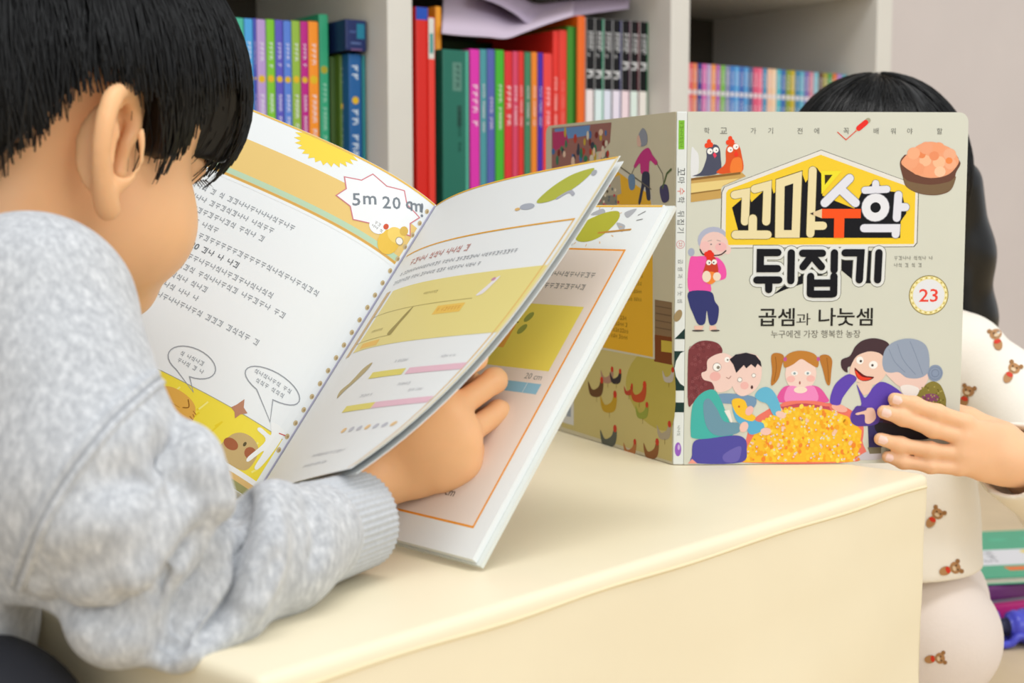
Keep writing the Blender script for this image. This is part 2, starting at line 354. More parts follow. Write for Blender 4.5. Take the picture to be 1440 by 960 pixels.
# two loose sheets lying over the books of the middle compartment
def sheet(name, front, backe, of, ob, label, col):
    vs = []; fs = []; F_ = spline(front, 5); B_ = spline(backe, 5); n = len(F_); k = 7
    def pt(p, o): d = ray(float(p[0]), float(p[1])); q = S0+NB*o; return CAM+d*((q-CAM).dot(NB)/d.dot(NB))
    for i in range(n):
        a = pt(F_[i], of); b = pt(B_[i], ob)
        for j in range(k): t = j/(k-1); vs.append(a.lerp(b, t)+UP*(.012*math.sin(t*math.pi)))
    for i in range(n-1):
        for j in range(k-1): fs.append((i*k+j, i*k+j+1, (i+1)*k+j+1, (i+1)*k+j))
    o = mesh_obj(name, vs, fs, mat('paper_'+col, col, .7, .2), None, True)
    sm = o.modifiers.new('thickness', 'SOLIDIFY'); sm.thickness = .0006; sm.offset = 0
    return tag(o, label, 'paper', 'loose sheets on the books')
sheet('paper_sheet', [(621, 47), (650, 50), (685, 52), (712, 54), (738, 45), (771, 33), (806, 22)], [(625, -14), (650, -16), (690, -2), (725, 17), (748, 22), (780, 18), (808, 12)], .03, .16, 'pale lilac sheet sagging over the front edge of the middle books', '#cfc0d2')
sheet('paper_sheet', [(668, -6), (700, 6), (725, 20), (744, 33), (775, 28), (830, 19), (884, 12)], [(690, -30), (715, -14), (740, 4), (760, 10), (790, 8), (840, 4), (890, 0)], .05, .17, 'upper lilac sheet with a raised curl reaching over the orange book', '#bfb0c6')

# ------------------------------------------------------------------ low padded table
TZ = .27
C0 = V((.2992, 1.0044, 0)); TD = V((.669, .743, 0)); TN = V((-.743, .669, 0)); TL, TW = .600, .47
M_CREAM = mat('cream_vinyl', '#f0e5c8', .42, .35, .02, 9, .12, 26)
table = empty('low_table', C0-TD*TL/2+TN*TW/2)
tag(table, 'low cream padded box table the children read at', 'table')
bm = bmesh.new(); frame_box(bm, C0, -TD, TN, UP, 0, TL, 0, TW, 0, TZ, bevel=.007, seg=4)
bmesh.ops.subdivide_edges(bm, edges=[e for e in bm.edges if e.calc_length() > .1], cuts=14, use_grid_fill=True)
for v in bm.verts:
    c = v.co
    if .004 < c.z < TZ-.03:
        s = (c-C0).dot(-TD); z = c.z
        k = .0014*math.sin(s*17+z*9)+.001*math.sin(s*43-z*31)+.0008*math.sin(z*60+s*11)
        inw = 1 if (c-C0).dot(TN) < .004 else 0
        v.co = c+TN*(k*inw)
bm_obj('cover', bm, M_CREAM, table, True)
seam = [C0-TD*(.006+t*(TL-.012))+TN*(-.0002+.0003*math.sin(t*31))+UP*(TZ-.0085+.0006*math.sin(t*23)) for t in np.linspace(0, 1, 60)]
vs, fs = tube(seam, .0011, 6); mesh_obj('seam', vs, fs, mat('cream_piping', '#e9dbb6', .5), table, True)
vs, fs = tube([C0-TD*.0062+TN*.0062+UP*z for z in np.linspace(.004, TZ-.008, 12)], .0016, 6); mesh_obj('corner_seam', vs, fs, mat('cream_piping', '#e9dbb6'), table, True)
# ------------------------------------------------------------------ the upright picture book held by the girl
BH = .258
SP = V((.1188, 1.0382, TZ+.0006)); FX = V((.9992, .0407, 0)); FN = V((.0407, -.9992, 0))       # front cover runs along FX, faces FN
F0 = SP+V((.0080, -.0004, 0)); FW = .2058
BX = V((-.4336, .9011, 0)); BN = V((-.9011, -.4336, 0)); BW = .206                               # back cover runs along BX, outer side faces BN
M_COVER = mat('cover_ivory', '#d3d4c6', .38, .4, .01, 30)
M_COVB = mat('cover_back_beige', '#cfc7ad', .4, .4, .02, 20)
M_SPINE = mat('spine_white', '#e4e8e6', .38, .4)
book1 = empty('picture_book', SP+V((.05, .05, 0)))
tag(book1, 'open ivory picture book standing upright, yellow house title and number 23 on its front', 'book')
def panel(name, o, ex, en, w_, h_, th, r, m, parent, corners=(0, 1, 1, 0)):
    """cover board with rounded outer corners; face on the en side at o; corners: bl, br, tr, tl"""
    pts = []
    for i, (cx, cy, a0) in enumerate([(0, 0, math.pi), (w_, 0, -math.pi/2), (w_, h_, 0), (0, h_, math.pi/2)]):
        if corners[i]:
            sx = r if cx == 0 else -r; sy = r if cy == 0 else -r
            for k in range(6): t = a0+k/5*math.pi/2; pts.append((cx+sx+r*math.cos(t), cy+sy+r*math.sin(t)))
        else: pts.append((cx, cy))
    n = len(pts)
    vs = [o+ex*x+UP*y for x, y in pts]+[o+ex*x+UP*y-en*th for x, y in pts]
    fs = [tuple(range(n)), tuple(range(n, 2*n))[::-1]]+[(i, n+i, n+(i+1) % n, (i+1) % n) for i in range(n)]
    return mesh_obj(name, vs, fs, m, parent)
front = panel('front_cover', F0, FX, FN, FW, BH, .0026, .007, M_COVER, book1)
backc = panel('back_cover', SP+BX*.0012, BX, BN, BW, BH, .0026, .007, M_COVB, book1)
spx = (F0-SP).normalized(); spn = V((spx.y, -spx.x, 0))
spine = box_obj('spine', SP, spx, -spn, UP, (.0002, (F0-SP).length-.0002, -.0004, .0022, 0, BH), M_SPINE, book1, .0008)
for nm, o, ex, en, wd in (('page_block', F0-FN*.0027, FX, FN, FW), ('page_block', SP+BX*.0012-BN*.0027, BX, BN, BW)):
    box_obj(nm, o, ex, -en, UP, (.006, wd-.004, 0, .0034, .003, BH-.003), M_PAPER, book1)

# front cover artwork; drawing units: photo-sized, cover = 394 x 496 units from (958, 157)
a = Art()
K = '#131319'; LG = '#e4e4df'
cream = '#eadcae'; pale = '#e2e3ee'; org = '#f4541c'
a.view(940, 140, 3.309)
HO = [(680, 229), (1120, 385), (1140, 420), (1140, 660), (1125, 678), (225, 684), (218, 670), (220, 425), (232, 400)]
a.poly(HO, '#55554c', 1); a.poly([(680+(x-680)*.992, 455+(y-455)*.988) for x, y in HO], '#e6e3dc', 2)
a.poly([(678, 252), (1118, 408), (1124, 430), (1124, 664), (242, 668), (242, 428), (252, 412)], '#f2cd35', 3)
# dark block behind the title
a.poly([(300, 600), (270, 495), (345, 430), (360, 470), (450, 385), (462, 430), (590, 330), (610, 380), (660, 310), (690, 350), (690, 440), (840, 500), (870, 430), (930, 372), (1000, 420), (1060, 425), (1085, 520), (1058, 560), (1058, 636), (300, 634)], K, 4)
def jamo(strokes, w, col, L):
    for st in strokes: a.line(st, w, col, L)
a.view(0, 0, 1)
kko = [[(1025, 272), (1041, 269), (1040, 309)], [(1053, 264), (1071, 259), (1070, 309)]]
for st in kko: a.line(st, 12.5, '#6b6138', 5); a.line(st, 11.2, cream, 6)
for st in ([(1051, 305), (1051, 322)], [(1027, 327.5), (1072, 327.5)]): a.line(st, 13, '#6b6138', 7); a.line(st, 11.6, cream, 8)
a.poly([(1082, 250), (1120, 237.5), (1118, 332.5), (1082, 332.5)], '#6b6138', 5); a.poly([(1082.8, 251), (1119, 239), (1117.2, 331.8), (1082.8, 331.8)], cream, 6)
a.poly([(1095, 260), (1107, 256), (1106, 321), (1095, 321)], K, 9)
a.line([(1134, 238), (1132.5, 326)], 12.5, '#6b6138', 5); a.line([(1134, 238), (1132.5, 326)], 11.2, cream, 6); a.line([(1136, 315), (1150, 315)], 11.5, cream, 7)
a.poly([(1146, 238.5), (1175, 238.5), (1147, 271)], '#efe032', 10); a.poly([(1151, 244), (1162, 244), (1151.5, 258)], '#3a2f14', 11)
for st in ([(1186, 249), (1152, 283)], [(1176, 266), (1195, 283)]): a.line(st, 13.5, '#777784', 12); a.line(st, 12, pale, 13)
a.poly([(1131, 298), (1148, 291.5), (1148, 304.5)], '#e0c8a0', 14); a.poly([(1131, 298), (1136, 296), (1136, 300)], '#3a3030', 15)
a.poly([(1148, 291.5), (1203, 291.5), (1203, 304.5), (1148, 304.5)], org, 14); a.poly([(1165.5, 304.5), (1180, 304.5), (1180, 332), (1165.5, 332)], org, 14)
for st in ([(1223, 256), (1223, 264)], [(1208, 265.5), (1239, 264)]): a.line(st, 11, '#777784', 12); a.line(st, 9.8, pale, 13)
a.ell(1223.5, 289.5, 20.3, 20.3, '#777784', 14); a.ell(1223.5, 289.5, 19.4, 19.4, '#e6e7ee', 15); a.ell(1223.5, 289.5, 7.4, 7.4, K, 16)
for st in ([(1255.5, 272), (1254, 304)], [(1257, 289), (1266, 289)], [(1208, 318.5), (1253.5, 318.5), (1253, 327)]): a.line(st, 12.4, '#777784', 12); a.line(st, 11, pale, 13)
# second title line
d2 = [[(1087, 352.5), (1062.5, 352.5), (1062.5, 375), (1087, 375)], [(1058, 391), (1089, 391)], [(1075, 391), (1075, 404.5)], [(1106, 353), (1106, 392)],
      [(1122, 353.5), (1150, 353.5)], [(1135, 357), (1123, 372.5)], [(1138, 360), (1149, 372.5)], [(1167, 353), (1167, 377)], [(1134, 386), (1134, 410.5)], [(1167, 386), (1167, 410.5)], [(1137, 395.5), (1165, 395.5)], [(1137, 411), (1165, 411)],
      [(1182, 353), (1204.5, 353), (1203, 391)], [(1230, 353), (1229, 391)]]
a.poly([(1081, 412), (1100, 396), (1120, 385), (1120, 375), (1110, 352), (1195, 352), (1200, 396), (1178, 378), (1160, 380), (1124, 396), (1100, 404)], K, 1)
a.poly([(1206, 350), (1226, 350), (1226, 396), (1208, 396)], K, 1)
for st in d2: a.line(st, 21.5, '#77776c', 2); a.line(st, 19.6, '#e4e6e4', 3); a.line(st, 10.4, K, 17)
# small print along the top, check mark and red pencil
for t, x in zip('학교가기전에꼭배워야할', (985, 1008.5, 1050, 1074, 1115, 1138.5, 1180, 1222, 1246, 1269.5, 1311.5)): a.text(t, x, 183.2, 8.4, '#6c6c66', 5)
a.line([(1168, 185), (1180, 195.5), (1194, 183)], 1.3, '#e0523c', 6); a.line([(1197.5, 179.5), (1207, 171.5)], 7.5, '#e8322a', 6); a.line([(1207.5, 171), (1210.5, 168.5)], 7, '#a8a48a', 5); a.poly([(1192, 184.5), (1195, 176.5), (1200, 182)], '#e0c090', 5)
# basket of eggs
a.view(1140, 160, 6.857)
a.poly([(800, 470), (830, 400), (900, 380), (1300, 380), (1375, 440), (1385, 480), (1345, 560), (1335, 650), (1290, 730), (1180, 768), (1050, 765), (940, 735), (860, 680), (830, 590)], '#6b4638', 4, True)
a.poly([(835, 600), (900, 640), (1100, 670), (1280, 640), (1345, 590), (1330, 660), (1290, 725), (1180, 762), (1050, 760), (940, 730), (865, 680)], '#7a6248', 5, True)
a.poly([(815, 470), (850, 400), (920, 330), (1000, 280), (1100, 260), (1200, 285), (1300, 330), (1360, 410), (1365, 470), (1290, 560), (1180, 600), (1050, 600), (930, 555)], '#efa47c', 6, True)
for x, y, r, c in ((900, 450, 75, '#f0a67e'), (930, 370, 62, '#f4b088'), (1050, 320, 65, '#efa57f'), (1170, 320, 60, '#f0a278'), (1280, 380, 62, '#efb08c'), (1045, 440, 58, '#f3bd96'), (1180, 455, 62, '#f4bf98'), (1290, 470, 58, '#f2b08a'), (980, 520, 62, '#ee9f76'), (1090, 545, 60, '#f2a57c'), (1190, 545, 55, '#f6c8a4'), (1130, 395, 48, '#eb9368'), (1275, 440, 34, '#ef8c50'), (1010, 385, 36, '#e98a58')):
    a.ell(x, y, r, r*.92, c, 7+((x*7+y) % 5))
# hens in their box
a.view(950, 160, 6.857)
a.poly([(95, 330), (130, 340), (165, 400), (160, 560), (95, 610)], '#e3e4e6', 2, True)
a.poly([(110, 590), (190, 550), (240, 420), (240, 340), (300, 290), (355, 310), (375, 400), (360, 560)], '#4d5064', 3, True)
a.poly([(340, 560), (420, 470), (425, 340), (470, 280), (540, 290), (575, 380), (580, 550)], '#dd5526', 4, True)
a.poly([(470, 550), (490, 430), (570, 420), (578, 550)], '#ef7f36', 5, True)
for cx, cy in ((262, 285), (465, 255)):
    for dx, dy in ((-22, 15), (0, -22), (20, 8), (-5, 12)): a.ell(cx+dx, cy+dy, 20, 24, '#ee4a26', 6)
for x, y in ((272, 355), (328, 342), (466, 338), (520, 310)): a.ell(x, y, 27, 27, '#f4f2ee', 7); a.ell(x+6, y+3, 6, 6, '#333333', 8)
a.poly([(300, 385), (318, 362), (338, 395), (318, 420)], '#e8405c', 8); a.poly([(500, 385), (522, 345), (548, 390), (520, 410)], '#ef3a24', 8)
a.poly([(95, 610), (570, 545), (620, 590), (385, 690), (385, 800), (95, 838)], '#c9a25c', 5); a.poly([(95, 660), (560, 610), (400, 680), (380, 715), (95, 760)], '#e8cf88', 7); a.poly([(95, 610), (568, 550), (568, 572), (95, 632)], '#8a6434', 7); a.poly([(95, 750), (380, 712), (380, 722), (95, 762)], '#8f6c36', 8)
# woman hugging a hen
a.view(950, 300, 6.857)
a.ell(105, 355, 32, 40, '#a9afc4', 2); a.ell(315, 240, 150, 128, '#b2b6cc', 2); a.ell(325, 285, 135, 125, '#ecc9c2', 3); a.ell(455, 335, 34, 42, '#ecccc6', 2); a.ell(390, 305, 55, 45, '#efb9b9', 4); a.ell(235, 300, 50, 50, '#efc0be', 4)
a.line([(265, 250), (300, 240)], 6, '#a89a98', 5); a.line([(350, 240), (385, 250)], 6, '#a89a98', 5); a.ell(295, 280, 9, 6, '#66606a', 5); a.ell(378, 280, 9, 6, '#66606a', 5)
a.line([(190, 330), (215, 372), (270, 385), (380, 382), (438, 342)], 12, '#3a2c30', 5, True)
a.poly([(90, 430), (160, 395), (330, 400), (400, 440), (440, 510), (445, 590), (410, 620), (300, 640), (290, 740), (90, 740)], '#ee58ac', 4, True)
a.poly([(215, 600), (240, 480), (270, 400), (330, 400), (365, 500), (360, 560), (300, 570)], '#c8442c', 6, True); a.poly([(220, 610), (260, 550), (330, 550), (350, 620), (290, 665)], '#f08a3c', 7, True)
for dx, dy in ((255, 375), (282, 360), (300, 380), (275, 405)): a.ell(dx, dy, 26, 26, '#e63424', 8)
a.ell(275, 455, 25, 25, '#f2efe8', 9); a.ell(328, 450, 25, 25, '#f2efe8', 9); a.ell(280, 458, 7, 7, '#222222', 10); a.ell(322, 454, 7, 7, '#222222', 10)
a.ell(255, 590, 42, 55, '#f0dcc8', 9); a.ell(355, 590, 38, 42, '#f0dcc8', 9)
a.poly([(90, 735), (295, 735), (340, 830), (378, 890), (370, 1000), (345, 1050), (290, 1050), (262, 920), (245, 1040), (180, 1050), (130, 950), (90, 850)], '#363a72', 5, True)
a.poly([(140, 1065), (235, 1065), (215, 1110), (150, 1110)], '#eabfae', 4); a.poly([(290, 1065), (350, 1065), (365, 1110), (290, 1110)], '#eabfae', 4); a.ell(180, 1112, 60, 10, '#55504e', 5); a.ell(345, 1112, 45, 10, '#55504e', 5)
# credits, number badge, subtitle
a.view(0, 0, 1)
a.scribble(1252, 360.5, 1312, 360.5, 6, '#8d8d84', 5); a.scribble(1252, 370.5, 1297, 370.5, 6, '#8d8d84', 5)
a.ell(1302.5, 413, 28.2, 28.2, '#8a7a3c', 1, n=40); a.ell(1302.5, 413, 27, 27, '#ecdf9c', 2, n=40); a.ell(1302.5, 413, 22.6, 22.6, '#e4e6ea', 4, n=40)
for i in range(40): t = i*math.pi/20; a.ell(1302.5+24.8*math.cos(t), 413+24.8*math.sin(t), 1.15, 1.15, '#b9a24c' if i % 2 else '#fbf6d8', 3, n=6)
a.text('23', 1302.3, 413.3, 18.5, '#e8493a', 5, .012, width=27)
a.text('곱셈', 1087, 443.4, 25.5, '#2a2723', 5, .012, width=51); a.text('과', 1125, 446.5, 17, '#3a3733', 5, .0, width=20); a.text('나눗셈', 1185, 443.4, 25.5, '#2a2723', 5, .012, width=77)
a.text('누구에겐 가장 행복한 농장', 1143, 467.5, 11, '#6f6b62', 5, .0, width=127)
# the family round the tub of chicks
a.view(940, 400, 3.349)
a.poly([(345, 790), (380, 650), (450, 590), (520, 560), (600, 545), (720, 555), (790, 560), (870, 600), (915, 660), (915, 740), (890, 838), (350, 840)], '#ea7868', 2, True)
a.poly([(345, 838), (365, 760), (425, 650), (520, 590), (620, 570), (720, 580), (840, 620), (910, 690), (900, 780), (870, 840)], '#f5bf34', 3)
a.poly([(520, 565), (620, 545), (745, 562), (760, 590), (640, 570), (525, 585)], '#c85060', 4)
rg = random.Random(3); placed = 0
for i in range(900):
    x, y = rg.uniform(355, 910), rg.uniform(570, 832)
    if y < 832-(x-345)*3.0 or ((x-640)/285)**2+((y-845)/285)**2 > 1: continue
    k = rg.random(); c = '#f6c93a' if k < .42 else '#f2a92c' if k < .62 else '#fadb58' if k < .82 else '#ee8a34' if k < .92 else '#f0c4a8'
    r = rg.uniform(5, 14); a.ell(x, y, r*.8, r, c, 5+placed % 6, rg.uniform(-.5, .5), 8)
    if placed % 4 == 0: a.ell(x, y-r*.3, 4.2, 4.2, '#efe9ea', 11, n=7); a.ell(x+1, y-r*.3, 1.6, 1.6, '#55504e', 12, n=5)
    placed += 1
    if placed > 430: break
# woman with curly hair
a.poly([(75, 330), (85, 290), (120, 262), (165, 255), (215, 268), (238, 300), (225, 330), (185, 345), (165, 390), (170, 430), (200, 470), (190, 510), (150, 530), (105, 550), (78, 556)], '#7c3c40', 6, True)
for i in range(110):
    x, y = rg.uniform(80, 230), rg.uniform(262, 550)
    if (y < 350 and x < 232-(340-y)*.05 and y > 266+(abs(x-160)**2)*.004) or x < 165-(y-350)*.0 - max(0, y-480)*.6: a.ring(x, y, 4.5, 6.5, '#97575a' if i % 2 else '#643034', 7, 9)
a.poly([(170, 345), (230, 315), (280, 330), (305, 380), (300, 450), (270, 490), (215, 500), (190, 455), (150, 440), (140, 410), (165, 395)], '#efcfc6', 8, True)
a.ell(205, 425, 26, 22, '#ecb4ae', 9); a.ell(213, 381, 20, 20, '#f7f5f2', 10); a.ring(213, 381, 18.5, 20.5, '#8a7470', 11, 18); a.ell(219, 383, 8, 8, '#8c8478', 12); a.ell(260, 346, 12, 13, '#f7f5f2', 10); a.ell(263, 347, 4, 4, '#6a625a', 12)
a.line([(258, 430), (270, 436), (280, 424)], 3, '#a06a64', 11, True)
a.poly([(150, 500), (200, 490), (235, 540), (275, 640), (300, 700), (230, 720), (110, 722), (92, 690), (95, 590), (110, 540)], '#4ab4ac', 9, True)
a.poly([(225, 510), (330, 512), (400, 530), (390, 575), (330, 560), (225, 550)], '#7898b8', 8, True)
a.poly([(150, 560), (175, 530), (215, 580), (250, 640), (320, 650), (325, 690), (280, 706), (210, 706), (165, 660)], '#6f98ac', 11, True)
a.poly([(250, 590), (275, 585), (290, 640), (285, 650)], '#efe8e2', 10)
a.poly([(110, 735), (180, 722), (300, 708), (350, 725), (360, 770), (335, 838), (112, 840), (100, 800)], '#5550a4', 10, True); a.poly([(250, 800), (330, 760), (320, 830), (260, 836)], '#6f66b4', 11, True)
a.poly([(80, 842), (100, 820), (125, 842)], '#efa090', 10)
# boy beside her
a.poly([(275, 345), (310, 320), (360, 315), (405, 330), (425, 380), (420, 450), (385, 500), (330, 520), (290, 480), (290, 400)], '#efcfc6', 9, True)
a.poly([(272, 345), (300, 322), (350, 313), (395, 325), (420, 355), (425, 382), (405, 366), (395, 385), (375, 368), (352, 388), (340, 372), (318, 395), (305, 410), (290, 370)], '#2a2630', 12)
a.ell(322, 442, 11, 11, '#f4f2ee', 12); a.ring(322, 442, 10, 11.5, '#6a625e', 13, 14); a.ell(388, 422, 9, 10, '#f4f2ee', 12); a.ring(388, 422, 8.5, 10, '#6a625e', 13, 14); a.ell(380, 478, 6, 9, '#5a3a3a', 12); a.ell(345, 470, 20, 18, '#eeb8b2', 11)
a.poly([(395, 520), (420, 485), (460, 480), (495, 515), (520, 580), (512, 608), (485, 612), (455, 560), (420, 545)], '#67b6d6', 12, True)
a.poly([(290, 570), (310, 640), (350, 660), (370, 700), (400, 702), (440, 680), (436, 650), (405, 640), (360, 610), (330, 560)], '#5fb0d6', 12, True)
a.poly([(285, 545), (310, 530), (345, 540), (360, 570), (375, 600), (400, 620), (385, 640), (345, 630), (305, 600)], '#f4c336', 14, True); a.ell(320, 570, 5, 5, '#c05a30', 15)
a.ell(370, 590, 18, 24, '#efbab2', 15, .5); a.ell(345, 668, 20, 26, '#efc4b8', 13, .4); a.ell(450, 690, 26, 18, '#f0c4b8', 13); a.ell(520, 610, 26, 16, '#f0c8b8', 13, .4)
# girl with two ponytails
a.poly([(470, 330), (495, 315), (530, 330), (520, 380), (505, 440), (472, 470), (475, 400)], '#b87834', 8, True); a.poly([(700, 335), (735, 325), (760, 350), (757, 410), (752, 468), (735, 460), (718, 400)], '#b87834', 8, True)
a.line([(490, 335), (495, 390), (485, 450)], 3, '#8f5a22', 9, True); a.line([(735, 340), (742, 400), (745, 455)], 3, '#8f5a22', 9, True)
a.ell(612, 415, 75, 82, '#f0d2c8', 9); a.poly([(535, 385), (530, 345), (560, 315), (612, 305), (670, 318), (695, 350), (690, 385), (650, 365), (612, 345), (575, 370)], '#c08038', 10, True)
a.ell(536, 345, 8, 10, '#c05a9a', 11); a.ell(694, 345, 8, 10, '#c05a9a', 11)
a.ell(582, 412, 16, 11, '#f2eeec', 11); a.ell(645, 412, 16, 11, '#f2eeec', 11); a.ell(582, 413, 6, 6, '#8aa0a8', 12); a.ell(645, 413, 6, 6, '#8aa0a8', 12); a.ell(565, 440, 20, 15, '#f0bab4', 10.5); a.ell(660, 438, 20, 15, '#f0bab4', 10.5); a.ell(608, 458, 4, 8, '#a0605c', 11)
a.poly([(500, 530), (530, 480), (575, 470), (650, 470), (700, 480), (735, 520), (742, 552), (620, 548), (520, 552)], '#e05aa0', 8, True); a.poly([(545, 550), (550, 480), (590, 475), (612, 500), (640, 475), (680, 480), (690, 548)], '#ee8cc4', 9, True); a.ell(612, 492, 32, 16, '#f2dccc', 10)
a.poly([(520, 560), (560, 545), (680, 545), (745, 560), (740, 572), (620, 556), (530, 572)], '#ec7a6a', 11, True)
# laughing woman
a.poly([(805, 350), (845, 330), (870, 285), (910, 255), (970, 248), (1030, 275), (1030, 350), (1010, 400), (850, 380), (835, 410), (808, 390)], '#48343a', 7, True)
a.poly([(845, 400), (870, 340), (905, 318), (950, 310), (1000, 330), (1020, 400), (1005, 440), (960, 470), (905, 462), (860, 440)], '#eccab8', 9, True); a.poly([(880, 460), (960, 460), (945, 510), (915, 520), (900, 500)], '#eccab8', 8)
a.ell(893, 352, 17, 19, '#f4f2ee', 11, -.4); a.ell(957, 374, 21, 19, '#f4f2ee', 11); a.ell(897, 356, 6, 6, '#4a3e3a', 12); a.ell(953, 376, 6, 6, '#4a3e3a', 12)
a.poly([(868, 388), (885, 400), (920, 425), (962, 432), (940, 448), (905, 450), (878, 430)], '#6a1c1c', 11, True); a.poly([(872, 400), (905, 430), (950, 437), (930, 447), (900, 447), (880, 428)], '#e8432c', 12, True)
a.poly([(755, 530), (775, 470), (815, 430), (850, 418), (880, 440), (850, 480), (815, 530), (800, 565), (760, 560)], '#6248b4', 9, True)
a.poly([(880, 470), (905, 510), (925, 530), (960, 480), (1000, 455), (1060, 480), (1100, 520), (1060, 560), (1000, 590), (960, 640), (900, 668), (860, 650), (855, 610), (880, 575), (905, 560)], '#6248b4', 9, True)
a.poly([(860, 620), (880, 572), (930, 578), (990, 600), (985, 655), (900, 668), (862, 650)], '#584098', 10, True)
a.poly([(880, 605), (925, 592), (935, 580), (965, 585), (975, 630), (950, 655), (925, 650), (920, 612), (885, 614)], '#eac0b0', 13, True)
a.poly([(938, 660), (1010, 640), (1010, 770), (945, 770)], '#3c3566', 7); a.ell(800, 580, 40, 18, '#f0b0a0', 8, .3)
a.poly([(980, 600), (1040, 600), (1200, 680), (1260, 700), (1230, 720), (1000, 700), (970, 650)], '#4a2a3c', 6, True); a.poly([(985, 650), (1150, 680), (1240, 720), (1180, 735), (1000, 710)], '#2c262c', 7, True)
a.poly([(890, 820), (940, 790), (1000, 795), (1000, 828), (900, 830)], '#c9c4cc', 6, True); a.poly([(940, 770), (1005, 765), (1005, 800), (950, 802)], '#7d7660', 7); 
# grey-haired woman with a bun
a.poly([(1010, 400), (1060, 400), (1150, 400), (1220, 420), (1210, 470), (1170, 500), (1090, 480), (1040, 440)], '#eccdc2', 8, True); a.poly([(1090, 480), (1130, 470), (1180, 490), (1160, 530), (1110, 520)], '#efebe6', 8.5, True)
a.poly([(1000, 350), (1020, 290), (1080, 255), (1150, 252), (1205, 280), (1225, 340), (1220, 410), (1180, 438), (1120, 436), (1080, 410), (1040, 412), (1010, 400)], '#97a3b8', 10, True)
for q_ in ([(1030, 300), (1060, 360), (1110, 410)], [(1070, 275), (1100, 350), (1160, 420)], [(1130, 262), (1160, 330), (1195, 420)]): a.line(q_, 2.5, '#7c8aa2', 11, True)
a.ell(1255, 415, 37, 40, '#8b9ab4', 9); a.ring(1255, 415, 16, 19, '#74839c', 11, 16); a.ring(1255, 415, 29, 31, '#74839c', 11, 16)
a.poly([(1165, 525), (1200, 480), (1240, 455), (1280, 470), (1305, 520), (1312, 560), (1300, 640), (1200, 640), (1180, 560)], '#8a7f3c', 7, True); a.ell(1235, 535, 44, 22, '#8a4a70', 8)
for i in range(40): a.ell(rg.uniform(1190, 1300), rg.uniform(480, 560), 4, 4, '#6c6428' if i % 2 else '#b0a458', 9, n=6)
KF = FW/394
a.build('cover_print', front, lambda x, y, f: F0+FX*((x-958)*KF)+UP*(BH-(y-157)*BH/496)+FN*f)

# spine print
a = Art(); a.view(0, 0, 1)
a.poly([(3, 12), (11, 12), (11, 52), (3, 52)], '#86c440', 1); a.scribble(7, 14, 7, 50, 5, '#5f8f2c', 2, 0)
for i, t in enumerate('꼬마'): a.text(t, 7.4, 83+i*12, 9.5, '#4a4f50', 2, rot=1.5708)
a.text('수', 7.4, 110, 10, '#e0604c', 2, rot=1.5708); a.text('학', 7.4, 122, 9.5, '#4a4f50', 2, rot=1.5708)
for i, t in enumerate('뒤집기'): a.text(t, 7.4, 141+i*11.5, 9.5, '#4a4f50', 2, rot=1.5708)
a.ring(7.4, 184, 5, 5.8, '#d8909a', 2, 18); a.text('23', 7.4, 184, 4.6, '#d05a5a', 2, rot=1.5708)
for i, t in enumerate('곱셈과나눗셈'): a.text(t, 7.4, 208+i*10.2+(4 if i > 2 else 0), 6.6, '#7a7f80', 2, rot=1.5708)
a.ell(5, 284, 5, 9, '#a08a64', 2, .4); a.poly([(0.5, 317), (14.5, 302), (14.5, 317)], '#223a36', 1); a.poly([(.5, 334), (14.5, 334), (14.5, 390), (.5, 390)], '#223a36', 1)
a.poly([(14.5, 334), (14.5, 384), (9, 380), (3, 370), (1, 359), (3, 348), (9, 337)], '#e6eae8', 2); a.poly([(.5, 407), (14.5, 407), (14.5, 421), (.5, 421)], '#223a36', 1)
a.scribble(7.5, 440, 7.5, 456, 5, '#9aa09e', 2, 0); a.ell(7, 474, 4.5, 10, '#9a62c4', 2); a.ell(8, 471, 1.6, 4, '#cfb4e4', 3)
KS = (F0-SP).length/15
a.build('spine_print', spine, lambda x, y, f: SP+spx*(x*KS)+UP*(BH-y*BH/496)+spn*(f+.0004))

# back cover artwork (millimetres from the spine, y down from the top edge)
a = Art()
def bc(px, py):
    d = ray(px, py); k = (SP-CAM).dot(BN)/d.dot(BN); h = CAM+d*k-SP; return (h.dot(BX)*1000, (BH-h.z)*1000)
def bp(pts): return [bc(*p) for p in pts]
a.poly(bp([(945, 508), (790, 470), (790, 600), (945, 649)]), '#cbbd80', 1); a.poly(bp([(945, 508), (900, 498), (880, 540), (905, 590), (945, 600)]), '#bdae56', 2, True); a.poly([(2, 150), (200, 145), (200, 190), (2, 190)], '#cfc59a', .5)
a.poly(bp([(945, 425), (921, 421), (921, 470), (945, 474)]), '#8a7054', 2); a.poly(bp([(945, 474), (920, 470), (920, 508), (945, 513)]), '#7c4424', 2); a.poly(bp([(945, 480), (930, 478), (930, 494), (945, 496)]), '#c8b048', 3)
for k in range(4): a.line(bp([(944, 434+k*10), (922, 430+k*10)]), .7, '#6a5440', 3)
house = bp([(852, 222), (916, 268), (920, 300), (921, 505), (786, 480), (786, 290), (812, 262)])
a.poly(house, '#cfc9b8', 3); a.line(bp([(828, 243), (852, 220), (916, 266)]), .9, '#70685a', 6); a.poly(bp([(852, 229), (914, 274), (918, 302), (918.5, 502), (788, 477), (788, 292), (814, 266)]), '#e6b234', 4)
a.poly(bp([(842, 258), (872, 246), (874, 272), (842, 284)]), '#b8ae98', 5); a.poly(bp([(838, 276), (868, 274), (868, 292), (838, 300)]), '#8f8a7c', 5)
for i in range(24):
    x, y = rg.uniform(842, 870), rg.uniform(256, 296); q_ = bc(x, y); a.ell(q_[0], q_[1], 1.6, 1.3, ['#c04050', '#50463c', '#e0d4c0', '#6a7078'][i % 4], 6, n=7)
